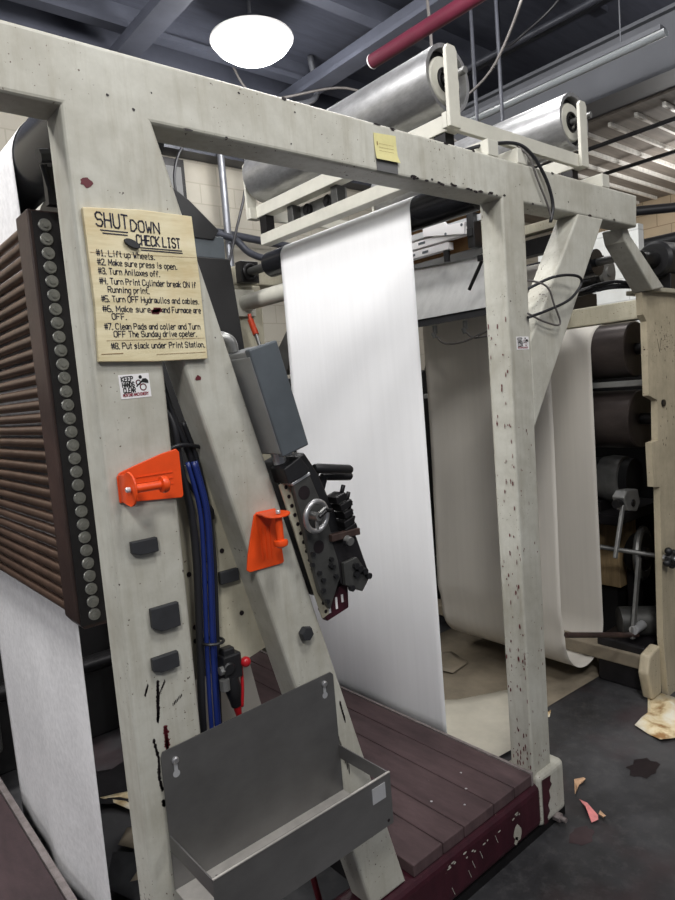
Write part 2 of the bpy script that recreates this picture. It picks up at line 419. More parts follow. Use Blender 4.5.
single('conduit', MB().tube([(1.9, 5.7, 4.5), (2.35, 5.6, 4.62), (2.9, 5.55, 4.55), (3.5, 5.3, 4.35), (4.4, 5.2, 4.5), (4.42, 5.2, 4.93)], .03), 'pipe', 'grey conduit bending under the ceiling left of the lit lamp', 'conduit')
single('conduit', MB().tube([(3.6, 5.5, 4.93), (3.9, 5.4, 4.5), (4.6, 4.9, 4.55), (5.2, 4.6, 4.3), (5.6, 4.4, 4.4), (5.8, 4.3, 4.93)], .012), 'cablegrey', 'thin pale cable sagging under the ceiling right of the lit lamp', 'cable')
for x, y, k in ((4.4, 3.23, 'left of the pair by the maroon pipe'), (4.4, 3.0, 'right of the pair by the maroon pipe')):
    single('drop_rod', MB().cyl((x, y, 2.4), (x, y, 4.95), .014, 10), 'pipedark', 'thin vertical rod below the ceiling, ' + k, 'rod')
single('hanging_cable', MB().tube([(3.95, 2.2, 4.95), (3.98, 2.38, 4.3), (4.0, 2.75, 3.75), (3.95, 3.1, 3.55), (3.9, 3.1, 3.35), (3.9, 2.75, 3.1)], .009), 'cablegrey', 'grey cable looping down from the ceiling behind the silver rollers', 'cable')
single('hanging_cable', MB().tube([(4.0, 3.35, 4.9), (4.03, 3.33, 4.1), (4.0, 3.35, 3.3), (4.0, 3.3, 2.6)], .012), 'cablegrey', 'pale cable dropping straight behind the nearer silver roller', 'cable')
# wall pipework on the left, seen under the beam
single('wall_pipe', MB().cyl((3.62, 5.75, 1.2), (3.62, 5.75, 4.7), .036, 16), 'pipe', 'vertical silver grey pipe on the block wall left of the rollers', 'pipe')
single('wall_pipe', MB().tube([(2.6, 5.85, 3.36), (4.2, 5.85, 3.24), (5.6, 5.85, 3.12)], .04), 'pipedark', 'dark horizontal conduit on the block wall, uppermost of three', 'pipe')
single('wall_pipe', MB().tube([(2.6, 5.65, 3.28), (3.55, 5.65, 3.2), (3.95, 5.6, 3.0), (5.6, 5.6, 2.9)], .035), 'pipedark', 'dark conduit with an offset bend on the block wall, middle of three', 'pipe')
single('wall_pipe', MB().tube([(2.6, 5.85, 3.0), (3.9, 5.85, 2.82), (5.6, 5.85, 2.7)], .03), 'pipedark', 'dark horizontal conduit on the block wall, lowest of three', 'pipe')
single('wall_cable', MB().tube([(3.45, 5.6, 4.15), (3.1, 5.55, 3.95), (2.95, 5.5, 3.6), (3.05, 5.5, 3.25), (3.25, 5.5, 2.9)], .013), 'cable', 'black cable arching on the wall left of the vertical pipe', 'cable')
single('wall_cable', MB().tube([(3.75, 5.55, 4.2), (3.72, 5.5, 3.7), (3.55, 5.5, 3.2), (3.4, 5.5, 2.8)], .013), 'cable', 'black cable hanging just right of the vertical wall pipe', 'cable')
t = thing('wall_notice_frame', (2.98, 5.95, 3.42), 'small dark framed notice on the block wall behind the checklist post', 'notice')
obj('frame', MB().box(2.82, 3.3, 5.93, 5.995, 3.42, 3.98), 'blackmetal', t)
obj('sheet', MB().box(2.86, 3.26, 5.92, 5.935, 3.47, 3.9), 'tape', t)
single('wall_shelf', MB().box(2.2, 6.0, 5.8, 5.99, 4.02, 4.06), 'pipedark', 'dark ledge rail high on the block wall', 'rail')
# right background pipework
single('wall_pipe', MB().cyl((8.3, 3.0, 2.2), (8.3, 3.0, 3.9), .05, 12), 'pipedark', 'dark vertical pipe against the tan wall right of the frame end', 'pipe')
single('wall_pipe', MB().cyl((7.6, .8, 2.95), (7.6, 3.7, 2.95), .07, 12), 'cable', 'black horizontal duct crossing right of the frame end', 'pipe')
single('wall_pipe', MB().tube([(8.0, 2.9, 1.2), (8.0, 2.9, 2.6), (8.0, 2.8, 2.85), (8.0, 2.5, 3.0)], .07, 12), 'pipe', 'grey pipe with a bent top against the tan wall', 'pipe')
single('wall_pipe', MB().cyl((8.4, 1.5, 3.15), (6.8, 4.0, 3.3), .05, 12), 'cable', 'black pipe slanting under the roof battens', 'pipe')
single('wall_pipe', MB().cyl((9.0, 3.6, .8), (9.0, 3.6, 3.2), .05, 12), 'rackbrown', 'rusty brown pipe standing beside the white block partition', 'pipe')

# ================================================================== NEAR FRAME
FY0, FY1 = 1.27, 1.36
outline = [(-1.6,2.299),(2.777,2.299),(2.765,2.171),(1.962,2.171),(1.940,.2),(1.825,.2),(1.835,2.171),(.646,2.171),
           (1.190,.20),(1.055,.20),(.655,1.70),(.635,1.745),(.615,1.70),(.613,.2),(.47,.2),(.463,2.171),(-1.6,2.171)]
def frame_body():
    bm = bmesh.new()
    a = [bm.verts.new((x, FY0, z)) for x, z in outline]
    f = bm.faces.new(a)
    r = bmesh.ops.extrude_face_region(bm, geom=[f])
    bmesh.ops.translate(bm, vec=(0, FY1-FY0, 0), verts=[v for v in r['geom'] if isinstance(v, bmesh.types.BMVert)])
    bmesh.ops.recalc_face_normals(bm, faces=bm.faces)
    ed = [e for e in bm.edges if abs(e.verts[0].co.y - e.verts[1].co.y) < 1e-6]
    bmesh.ops.bevel(bm, geom=ed, offset=.009, segments=3, affect='EDGES', profile=.5, clamp_overlap=True)
    bmesh.ops.triangulate(bm, faces=[f for f in bm.faces if len(f.verts) > 4])
    return bm
def cut(bm, co, no):
    bmesh.ops.bisect_plane(bm, geom=bm.verts[:]+bm.edges[:]+bm.faces[:], plane_co=co, plane_no=no, clear_outer=True)
def piece(*planes):
    m = MB(); m.bm.free(); m.bm = frame_body()
    for co, no in planes: cut(m.bm, co, no)
    return m
FR = thing('gantry', (1.2, 1.3, 0), 'big cream painted steel frame with a long top beam, two posts and a slanted leg', 'machine frame')
ZC = 2.168
sl = V((.635, 0, 1.745)); sd = V((.646-.635, 0, ZC-1.745)); sn = V((sd.z, 0, -sd.x))   # seam between post and slanted leg
T1 = lambda q: V((q.x, FY0-.0008, q.y))
T2 = lambda q: V((1.834-.013*(2.171-q.y)/1.97*.75-.0015, q.x, q.y))
def beam_chips(m):
    for _ in range(70):
        x = random.uniform(.68, 2.74)
        low = random.random() < .6
        z = 2.173 + abs(random.gauss(0, .005)) if low else 2.297-abs(random.gauss(0,.003))
        if (low and 1.4 < x < 1.83) or (not low and .9 < x < 1.7) or random.random() < .15: m.blob((x, z), T1, random.uniform(.004,.014), random.uniform(.002,.0045), 9)
    for _ in range(14): m.blob((random.uniform(.2,2.7), random.uniform(2.19,2.28)), T1, random.uniform(.0015,.004), random.uniform(.0015,.004), 9)
def post_chips(m):
    for _ in range(110):
        z = .25 + 1.6*random.random()**1.7
        y = random.choice([1.283, 1.283, 1.30, 1.32, 1.34]) + random.gauss(0, .006)
        m.blob((y, z), T2, random.uniform(.001,.003), random.uniform(.002,.010), 8)
    for _ in range(40):
        z = .25 + 1.2*random.random()**1.4; m.blob((random.uniform(1.84,1.93), z), T1, random.uniform(.001,.0025), random.uniform(.001,.006), 8)
obj('top_beam', marks(piece(((0,0,ZC), (0,0,-1))), beam_chips), ['cream', 'ink_black'], FR)
PL = obj('post', piece(((0,0,ZC), (0,0,1)), (sl, sn)), 'cream', FR, label='left post carrying the checklist board')
obj('diagonal_leg', piece(((0,0,ZC), (0,0,1)), (sl, -sn), ((1.5,0,0), (1,0,0))), 'cream', FR)
obj('post', marks(piece(((0,0,ZC), (0,0,1)), ((1.5,0,0), (-1,0,0))), post_chips), ['cream', 'ink_red'], FR, label='right post with chipped paint')
b = MB().prism([(2.305,FY0,2.175),(2.49,FY0,2.175),(1.951,FY0,1.42),(1.951,FY0,1.715)], (0, FY1-FY0, 0))
obj('brace', b, 'cream', FR, .006, label='slanted brace from the beam down to the right post')
b = MB().prism([(2.72,1.31,2.175),(2.775,1.31,2.175),(2.79,1.31,2.15),(3.1,1.31,1.945),(2.98,1.31,1.93),(2.74,1.31,2.12)], (0, .09, 0))
obj('brace', b, 'cream', FR, .006, label='short brace from the beam end to the cream press side')
# gusset plate between post and leg, with holes as dark plugs
gz = [(.60,1.352,1.46),(.735,1.352,1.46),(.87,1.352,.985),(.78,1.352,.965),(.60,1.352,.965)]
def holes(h):
    for x, z in ((.752,1.247),(.716,1.236),(.662,1.212),(.789,1.085),(.664,1.087),(.662,1.055),(.712,1.182)):
        h.cyl((x, 1.3515, z), (x, 1.3505, z), .006, 14)
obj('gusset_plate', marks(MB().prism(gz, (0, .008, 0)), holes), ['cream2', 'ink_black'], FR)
# base rail and foot
T6 = lambda q: V((q.x, 1.2544, q.y))
def rail_chips(m):
    m.blob((1.70, .085), T6, .022, .026, 12); m.blob((1.69, .065), T6, .012, .014, 10)
    for a, b in ((1.44,.10),(1.46,.12),(1.36,.09),(1.50,.13),(1.58,.14)): m.stroke([(a,b),(a+.012,b-.03)], .0016, T6)
    for _ in range(16): m.blob((random.uniform(1.3,1.82), random.uniform(.14,.165)), T6, random.uniform(.003,.01), .003, 8)
obj('base_rail', marks(MB().box(.40, 1.86, 1.255, 1.39, 0.03, .197), rail_chips), ['rail', 'cream'], FR, .03, seg=4, label='maroon painted base rail')
FT = obj('foot', MB().box(1.83, 1.995, 1.25, 1.395, .03, .222), 'cream', FR, .022, seg=4, label='cream foot block at the end of the base rail')
obj('foot_plate', MB().box(.4, 2.0, 1.262, 1.4, 0, .03), 'blackmetal', FR)
obj('levelling_bolt', MB().cyl((1.93, 1.235, .03), (1.93, 1.262, .03), .016, 6).cyl((1.93, 1.215, .03), (1.93, 1.235, .03), .009, 12), 'edge', FT)
# ragged maroon overspray along the foot
T0 = lambda q: V((q.x, 1.2485, q.y))
m = MB(); pts = [V((1.845,.205))]
edge = [(1.90,.2),(1.895,.18),(1.905,.165),(1.885,.15),(1.892,.12),(1.875,.1),(1.885,.075),(1.868,.06),(1.872,.04),(1.845,.04)]
m.face([T0(V(p)) for p in [(1.845,.205)]+edge]); 
obj('paint_overspray', m, 'rail', FT)
# ink drips, chips and scratches on the frame faces
T1 = lambda q: V((q.x, FY0-.0008, q.y))
RED = False
def drip(pts, w):
    mm = MB(); pts = [(p[0]+random.uniform(-.001,.001), p[1]) for p in pts]; n_ = 7
    for (x0,z0),(x1,z1) in zip(pts, pts[1:]):
        for k in range(n_):
            q = k/n_; mm.blob((x0+(x1-x0)*q, z0+(z1-z0)*q), T1, w*random.uniform(.3,.55), max(.004, abs(z1-z0)/n_*.9), 9, .25)
    obj('ink_drip' if not RED else 'red_ink_mark', mm, 'ink_red' if RED else 'ink_black', PL)
drip([(.527,1.03),(.523,1.0),(.52,.965),(.517,.945)], .008); drip([(.527,1.0),(.545,1.03)], .004)
drip([(.505,.91),(.512,.87),(.508,.83),(.512,.80)], .007); drip([(.512,.80),(.530,.81)], .006)
drip([(.512,.775),(.512,.765)], .008); drip([(.505,1.03),(.497,1.01)], .004)
drip([(1.005,.80),(1.017,.74)], .005); drip([(.985,.72),(1.02,.60)], .005)
drip([(.555,.97),(.58,.985)], .003)
RED = True; drip([(.532,.93),(.534,.90),(.532,.875)], .012); drip([(.524,.84),(.53,.80)], .006)
for c, r in (((.495,2.034),.011),((.69,1.652),.007)): obj('red_ink_mark', MB().blob(c, T1, r, r*.75), 'ink_red', PL)
# cross rails resting on the beam tops, carrying the roller bracket
def hook(name, mb, mat, **k): return obj(name, mb, mat, FR, **k)
for x0, y1 in ((1.785, 2.56), (1.945, 1.5), (2.505, 1.5)):
    obj('cross_rail', MB().box(x0, x0+.055, 1.275, y1, 2.3, 2.35), 'hubcream', FR, .003)
obj('cross_rail', MB().box(2.2, 2.26, 2.45, 2.975, 2.28, 2.33), 'hubcream', FR, .003)
# far side of the frame
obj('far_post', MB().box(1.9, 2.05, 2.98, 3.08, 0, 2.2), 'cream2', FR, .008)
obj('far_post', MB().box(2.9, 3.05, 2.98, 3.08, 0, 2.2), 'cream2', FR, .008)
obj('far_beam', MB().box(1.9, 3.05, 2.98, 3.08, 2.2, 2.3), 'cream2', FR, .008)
obj('tie_tube', MB().cyl((1.93, 2.2, 2.1), (1.93, 2.955, 2.1), .042, 24), 'hubcream', FR)
obj('tie_tube_flange', MB().box(1.86, 1.99, 2.955, 2.98, 2.03, 2.17), 'hubcream', FR, .003)

# roller bracket on top with two silver rollers
BR = thing('roller_bracket', (2.2, 2.0, 2.35), 'cream bracket frame on top of the big frame holding two silver rollers', 'bracket')
obj('side_bar', MB().box(1.778, 1.833, 1.42, 2.565, 2.424, 2.478), 'hubcream', BR, .003)
obj('side_bar', MB().box(2.575, 2.63, 1.42, 2.565, 2.424, 2.478), 'hubcream', BR, .003)
obj('end_bar', MB().box(1.745, 2.615, 1.40, 1.42, 2.42, 2.47), 'hubcream', BR, .002)
obj('end_bar', MB().box(1.745, 2.615, 2.565, 2.585, 2.42, 2.47), 'hubcream', BR, .002)
for x in (1.778, 2.575):
    for y in (1.44, 2.5): obj('spacer', MB().box(x+.005, x+.05, y, y+.05, 2.35, 2.424), 'blackmetal', BR)
for x in (1.745, 2.56):
    for y in (1.385, 2.587):
        obj('arm', MB().prism([(x,y,2.42),(x+.055,y,2.42),(x+.055,y,2.66),(x+.045,y,2.675),(x+.01,y,2.675),(x,y,2.66)], (0,.014,0)), 'hubcream', BR, .002)
def silver_roller(x, z, label):
    t = thing('silver_roller', (x, 1.9, z-.112), label, 'roller', 'silver rollers')
    y0, y1, r = 1.455, 2.57, .112
    obj('shell', MB().lathe((x, y0, z), (0,1,0), [(.03,r-.014),(0,r-.014),(0,r),(y1-y0,r),(y1-y0,r-.014),(y1-y0-.03,r-.014)], 56), 'chrome', t)
    obj('end_disc', MB().lathe((x, y0+.012, z), (0,1,0), [(0,.038),(0,r-.040),(.008,r-.034),(.02,r-.034),(.02,.038)], 48, True), 'hubcream', t, label='cream hub disc set inside the roller end')
    obj('end_disc', MB().cyl((x, y1-.03, z), (x, y1-.01, z), r-.0145, 40), 'hubcream', t)
    obj('recess', MB().cyl((x, y0+.03, z), (x, y0+.034, z), r-.0142, 40), 'blackmetal', t)
    obj('bearing', MB().ring((x, y0+.012, z), (0,1,0), .036, .006, 28, 8).cyl((x, y0+.012, z), (x, y0+.03, z), .018, 20), 'blackmetal', t)
    obj('axle', MB().cyl((x, 1.382, z), (x, 2.604, z), .012, 16), 'grey', t)
    return t
silver_roller(1.836, 2.612, 'silver roller on the frame top, nearest the lit lamp')
silver_roller(2.642, 2.632, 'silver roller on the frame top, at the right end of the bracket')

t = thing('guide_bracket', (1.87, 2.2, 2.35), 'small dark bearing bracket with two wheels between the pale bars left of the silver roller', 'bracket')
obj('plate', MB().box(1.845, 1.855, 2.02, 2.36, 2.35, 2.42), 'grey', t, .002)
for y in (2.12, 2.26): obj('wheel', MB().cyl((1.83,y,2.39),(1.845,y,2.39),.026,20).cyl((1.825,y,2.39),(1.83,y,2.39),.012,12), 'blackmetal', t)
for y in (2.02, 2.32): obj('clip', MB().box(1.80, 1.845, y, y+.04, 2.35, 2.424), 'darkgrey', t, .002)

# wire over the beam and loop of wire round the brace
single('control_wire', MB().tube([(1.73,1.33,2.32),(1.82,1.30,2.345),(1.95,1.285,2.365),(2.01,1.265,2.335),(2.075,1.255,2.26),(2.11,1.255,2.18),(2.095,1.258,2.12)], .006), 'cable', 'thick black wire draped over the beam above the right post', 'cable')
single('control_wire', MB().tube([(1.96,1.285,2.36),(1.99,1.262,2.32),(2.03,1.258,2.25),(2.085,1.258,2.17),(2.10,1.258,2.13)], .0035), 'cablegrey', 'thin grey wire draped over the beam beside the thick wire', 'cable')
single('looped_wire', MB().tube([(1.95,1.3,1.88),(2.06,1.24,1.927),(2.19,1.225,1.936),(2.229,1.23,1.91),(2.163,1.24,1.855),(2.037,1.25,1.817),(1.93,1.26,1.792)], .005), 'cable', 'black wire looped loosely around the slanted brace', 'cable')
single('looped_wire', MB().tube([(1.945,1.31,1.93),(2.027,1.25,1.901),(2.07,1.245,1.835),(2.109,1.25,1.77),(2.015,1.25,1.777),(1.93,1.26,1.806)], .0035), 'cablegrey', 'thin grey wire crossing the slanted brace below the black loop', 'cable')

# ================================================================== CHECKLIST BOARD
SG = thing('checklist_board', (.6, 1.262, 1.69), 'plywood board hand lettered SHUT DOWN CHECK LIST fixed to the left post', 'sign')
BC = [(x-.005, z) for x, z in [(.483,1.984),(.60,1.992),(.712,1.991),(.717,1.85),(.717,1.692),(.60,1.690),(.481,1.693),(.486,1.80)]]
obj('board', MB().prism([(x, 1.258, z) for x, z in BC], (0, .012, 0)), 'board', SG, .0015)
TS = lambda q: V((q.x-.005, 1.2572, q.y))
m = MB(); w = .0024
write(m, 'SHUT', .505, 1.951, .026, TS, .0030, .068); write(m, 'DOWN', .574, 1.948, .021, TS, .0028, .064)
write(m, 'CHECK LIST', .583, 1.922, .019, TS, .0028, .097)
lines = [('#1. Lift up Wheels.', .499, 1.895, .121), ('#2. Make sure press is open.', .499, 1.878, .168), ('#3. Turn Aniloxes off.', .499, 1.861, .128),
         ('#4. Turn Print Cylinder break ON if', .499, 1.842, .208), ('Running print.', .514, 1.826, .086),
         ('#5. Turn OFF Hydraulics and cables.', .499, 1.808, .211), ('#6. Make sure', .499, 1.789, .100), ('and Furnace are', .622, 1.789, .090), ('OFF.', .516, 1.774, .031),
         ('#7. Clean Pads and coller and Turn', .499, 1.755, .208), ('OFF The Sunday drive cpeter.', .516, 1.740, .182), ('#8. Put slack under Print Station.', .508, 1.717, .206)]
for tx, x, z, wd in lines: write(m, tx, x, z, .0112, TS, w*.66, wd)
obj('lettering', m, 'marker', SG, label='dark blue handwritten checklist')
m = MB()
for a, c, d in ((.512,.566,1.944),(.516,.565,1.9385)): m.stroke([(a,d),(c,d)], .0022, TS)
for a, c, d in ((.590,.680,1.9165),(.592,.681,1.912)): m.stroke([(a,d),(c,d)], .0022, TS)
obj('underline', m, 'marker', SG)
m = MB()
for k in range(5): m.stroke([(.601+.003*k, 1.787),(.606+.003*k,1.797)], .004, TS)
m.stroke([(.600,1.791),(.620,1.793)], .006, TS); obj('crossed_out_word', m, 'ink_red', SG, label='word scribbled out in dark red')
obj('hook_pad', MB().prism([(.556+.016*math.cos(a)+.010, 1.2565, 1.922+.008*math.sin(a)-.3*(.016*math.cos(a))) for a in [2*math.pi*k/18 for k in range(18)]], (0,-.006,0)), 'rubber', SG, .001, label='dark grey oval blob stuck over the heading')
for P, w_ in (([(.5,1.733),(.713,1.736)],.0007),([(.487,1.707),(.53,1.708)],.0012),([(.60,1.704),(.712,1.706)],.0008),([(.487,1.9),(.712,1.905)],.0006)): obj('wood_crack', MB().stroke(P, w_, TS), 'cardboard', SG)

# safety stickers
def safety_sticker(x, z, wd, ht, rot, label, y=FY0):
    t = thing('safety_sticker', (x, y, z-ht/2), label, 'sticker')
    c, s = math.cos(rot), math.sin(rot)
    def TT(off): return lambda q: V((x + c*q.x - s*q.y, y-off, z + s*q.x + c*q.y))
    A = TT(.0008); m = MB().prism([A(V(p)) for p in ((-wd/2,-ht/2),(wd/2,-ht/2),(wd/2,ht/2),(-wd/2,ht/2))], (0,.0007,0)); obj('backing', m, 'white', t)
    B = TT(.0012); m = MB(); u = wd/.064
    for k, tx in enumerate(('KEEP','HANDS','CLEAR')): write(m, tx, -.027*u+(.001*k), ht*(.22-.235*k), ht*.19, B, ht*.042, wd*.40, 0)
    obj('lettering', m, 'stickblack', t)
    m = MB(); write(m, 'MOVING MACHINERY', -.027*u, -ht*.41, ht*.12, B, ht*.026, wd*.84, 0); obj('warning_line', m, 'stickred', t)
    m = MB(); cx = wd*.18
    for (px, pz, rr) in ((wd*.12, ht*.14, ht*.095), (wd*.26, -ht*.07, ht*.13)):
        P = [(px+rr*math.cos(2*math.pi*k/20), pz+rr*math.sin(2*math.pi*k/20)) for k in range(21)]; m.stroke(P, ht*.045, B)
    obj('roller_symbol', m, 'stickred', t)
    B2 = TT(.0016); m = MB().blob((wd*.2, ht*.36), B2, ht*.075, ht*.075, 14, 0)
    m.face([B2(V(p)) for p in ((wd*.15,ht*.08),(wd*.27,ht*.29),(wd*.38,ht*.29),(wd*.45,ht*.2),(wd*.45,ht*.08),(wd*.33,ht*.11),(wd*.25,ht*.14))])
    m.stroke([(wd*.17,ht*.12),(wd*.05,-ht*.02)], ht*.05, B2); obj('person_symbol', m, 'stickblack', t)
    return t
safety_sticker(.5475, 1.643, .064, .048, .03, 'white KEEP HANDS CLEAR sticker below the checklist board')
safety_sticker(1.906, 1.709, .07, .043, .0, 'small white warning sticker on the right post')

t = thing('yellow_note', (1.317, 1.268, 2.2), 'faded yellow sticky note taped to the top beam', 'note')
m = MB()
gr = [[(1.275+.084*i/6 + (.006 if j == 0 and i == 6 else 0), FY0-.002-.006*(1-j/5)**3, 2.202+.068*j/5+.006*i/6*(1 if j else .3)) for i in range(7)] for j in range(6)]
for j in range(5):
    for i in range(6): m.face([gr[j][i], gr[j][i+1], gr[j+1][i+1], gr[j+1][i]])
obj('sheet', m, 'postit', t, solid=.0006)
obj('tape', MB().box(1.280, 1.360, FY0-.0012, FY0-.0002, 2.175, 2.206), 'tape', t)
m = MB(); TN = lambda q: V((q.x, FY0-.0045, q.y))
m.stroke([(1.284,2.248),(1.285,2.24)], .003, TN)
for k in range(4): m.stroke([(1.29,2.244-.009*k),(1.345,2.246-.009*k)], .0007, TN)
obj('faint_writing', m, 'cardboard', t)

# ================================================================== ORANGE HOOKS
def orange_hook(Mx, label):
    """local frame: +x along the peg, +z up the plate, -y out of the wall"""
    t = thing('orange_paper_hook', Mx @ V((0,0,0)), label, 'hook', 'orange hooks')
    def ad(name, mb, mat='orange', parent=t, **k):
        bmesh.ops.transform(mb.bm, matrix=Mx, verts=mb.bm.verts); return obj(name, mb, mat, parent, **k)
    out = [(-.068,-.034),(.066,-.045),(.070,-.04),(.070,.052),(.064,.059),(.03,.053),(-.03,.036),(-.062,.026),(-.068,.018)]
    BP = ad('back_plate', MB().prism([(x, -.006, z) for x, z in out], (0,.005,0)), bevel=.0015)
    m = MB()
    for z in (.012, .0, -.012): m.obox((.01,-.0065,z), X_, Y_, Z_, (.08,.002,.0016))
    ad('rib', m, 'orange', BP)
    fl = [(-.032)]
    D = [V((-.066,-.004,-.030)),V((-.066,-.035,-.036))] + [V((-.066+.004*math.sin(a), -.052-.024*math.sin(a), -.004-.034*math.cos(a))) for a in [math.pi*k/10 for k in range(11)]] + [V((-.066,-.035,.024)),V((-.066,-.004,.022))]
    ad('flange', MB().prism(D, (.004,0,0)), bevel=.001)
    c = V((-.062,-.058,-.004))
    ad('peg', MB().lathe(c, (1,0,0), [(0,0),(0,.0085),(.058,.0085),(.06,.016),(.066,.0175),(.072,.016),(.078,.006),(.079,0)], 22))
    ad('screw', MB().lathe(c+V((-.012,0,0)), (1,0,0), [(0,0),(0,.004),(.002,.0055),(.008,.0055),(.008,0)], 10), 'silver')
    return t
orange_hook(Matrix.Translation((.556,FY0,1.448)), 'orange metal hook on the left post, peg pointing right')
# rotated a quarter turn so that the peg points down
Mr = Matrix(((0,0,-1.0,.822),(0,1,0,FY0),(-.97,0,0,1.272),(0,0,0,1)))
orange_hook(Mr, 'orange metal hook on the slanted leg, peg pointing down')

# rubber pads
def pad(x, z, w, h, label, y=FY0, tilt=.0, cutc=True):
    m = MB(); c, s = math.cos(tilt), math.sin(tilt)
    pts = [(-w/2,-h*.28),(-w*.2,-h/2),(w/2,-h/2),(w/2,h/2),(-w/2,h/2)] if cutc else [(-w/2,-h/2),(w/2,-h/2),(w/2,h/2),(-w/2,h/2)]
    m.prism([(x+c*a-s*b, y-.001, z+s*a+c*b) for a, b in pts], (0,-.013,0))
    return single('rubber_pad', m, 'rubber', label, 'pad', 'dark rubber pads', bevel=.002)
pad(.527, 1.318, .056, .03, 'dark rubber pad on the left post just below the orange hook')
pad(.555, 1.162, .062, .052, 'largest dark rubber pad, squarish, in the middle of the left post')
pad(.545, 1.068, .058, .034, 'dark rubber pad lowest on the left post')
pad(.76, 1.185, .05, .03, 'dark rubber pad on the recessed plate behind the blue hoses', y=1.352, cutc=False)
single('rubber_stopper', MB().lathe((.909, FY0-.001, 1.018), (0,-1,0), [(0,0),(0,.017),(.008,.02),(.018,.017),(.02,0)], 6), 'rubber', 'small black six sided knob low on the slanted leg', 'knob')

# ================================================================== HOSES AND BLOW GUN
hz = [(.64,1.66),(.66,1.56),(.682,1.47),(.70,1.36),(.697,1.24),(.684,1.06),(.674,.85),(.672,.6)]
def hose(dx, y, r, mat, label, top=0, amp=0.):
    P = [(x+dx*(1 if i > 1 else .6)+amp*math.sin(i*1.7), y+(.05 if i == 0 else 0), z) for i, (x, z) in enumerate(hz)][top:]
    return single('air_hose', MB().tube(P, r, 12), mat, label, 'hose', 'hoses between post and slanted leg')
hose(-.012, 1.318, .0054, 'blue', 'blue hose, leftmost of the blue bundle between post and leg', 2)
hose(-.001, 1.312, .0056, 'blue', 'blue hose, front middle of the blue bundle between post and leg', 2)
hose(.0095, 1.322, .0052, 'blue', 'blue hose, rightmost of the blue bundle between post and leg', 2)
hose(-.028, 1.325, .009, 'cable', 'black hose along the left side of the blue bundle', 0, .003)
hose(.02, 1.332, .006, 'cable', 'thin black hose along the right side of the blue bundle', 1, .004)
single('hose_tie', MB().ring((.686,1.318,1.055), (0.1,0,1), .026, .0035, 24, 6), 'black', 'black tie wrapped around the blue hose bundle', 'tie')
single('loose_cable', MB().tube([(.63,1.33,1.63),(.655,1.34,1.50),(.67,1.34,1.43),(.72,1.33,1.36),(.73,1.34,1.33)], .005), 'cable', 'black cable curling above the blue hoses behind the orange hook', 'cable')
single('loose_cable', MB().tube([(.625,1.335,1.70),(.65,1.33,1.58),(.69,1.335,1.47),(.712,1.34,1.36)], .008), 'cable', 'thick black cable feeding down behind the orange hook beside the leg', 'cable')
single('loose_cable', MB().tube([(.60,1.32,1.49),(.65,1.31,1.51),(.71,1.33,1.50)], .005), 'cable', 'short black cable crossing between post and leg', 'cable')
t = thing('blow_gun', (.725, 1.32, .84), 'black air blow gun with red ball knob hanging between post and leg', 'air gun')
obj('valve_body', MB().box(.70, .748, 1.30, 1.335, .955, 1.015).cyl((.712,1.295,.985),(.712,1.34,.985),.016,12).box(.705,.735,1.305,1.33,1.01,1.03), 'black', t, .004)
obj('fitting', MB().cyl((.697,1.3,.965),(.697,1.3,.94),.012,8).cyl((.69,1.305,.985),(.70,1.305,.985),.010,8), 'grey', t)
obj('handle', MB().lathe((.722,1.315,.96), (.1,0,-1), [(0,0),(0,.017),(.03,.02),(.06,.014),(.075,.012),(.075,0)], 14), 'black', t)
obj('knob', MB().ball((.757,1.30,.987), .0125).cyl((.745,1.31,.985),(.757,1.30,.987),.004,8), 'red', t)
obj('nozzle', MB().lathe((.731,1.315,.888), (.1,0,-1), [(0,0),(0,.011),(.05,.004),(.055,0)], 14), 'red', t)
obj('trigger', MB().tube([(.75,1.31,.975),(.748,1.31,.93),(.742,1.31,.88)], .004), 'red', t)

# ================================================================== DRIP TRAY
TR = thing('steel_tray', (.75, 1.18, .56), 'grey sheet steel tray with a tall back, bolted low across the posts', 'tray')
bk = [(.513,.872),(.518,.883),(.975,.896),(.983,.888),(.985,.575),(.513,.575)]
BKP = obj('back_panel', MB().prism([(x, 1.262, z) for x, z in bk], (0,.003,0)), 'steel', TR)
obj('trough_bottom', MB().box(.513, .985, 1.083, 1.262, .575, .578), 'steellit', TR, label='trough bottom, paler with painted-in light')
obj('rim_highlight', MB().box(.513, .985, 1.079, 1.084, .700, .7025), 'steellit', TR)  # added pale strip, a painted highlight along the front rim
FP = obj('front_panel', MB().box(.513, .985, 1.080, 1.083, .575, .70).box(.513,.985,1.080,1.088,.698,.70), 'steel', TR)
obj('end_strap', MB().box(.513, .516, 1.083, 1.262, .665, .70), 'steel', TR)
obj('end_strap', MB().box(.982, .985, 1.083, 1.262, .665, .70), 'steel', TR)
obj('label_plate', MB().box(.925, .966, 1.0785, 1.080, .648, .685), 'silver', FP, label='small pale metal label')
for x, z in ((.543,.855),(.952,.874)):
    obj('bolt', MB().lathe((x, 1.262, z), (0,-1,0), [(0,0),(0,.008),(.004,.008),(.006,.005),(.006,0)], 12), 'chrome', TR)
    obj('keyhole_slot', MB().box(x-.004, x+.004, 1.2612, 1.262, z-.032, z-.008).cyl((x,1.2612,z-.03),(x,1.262,z-.03),.008,16), 'silver', TR)
m = MB()
for x in (.53,.97): m.cyl((x,1.0795,.588),(x,1.08,.588),.004,10)
for x in (.525,): m.cyl((x,1.086,.7003),(x,1.086,.7008),.003,10)
obj('rivet', m, 'ink_black', FP)

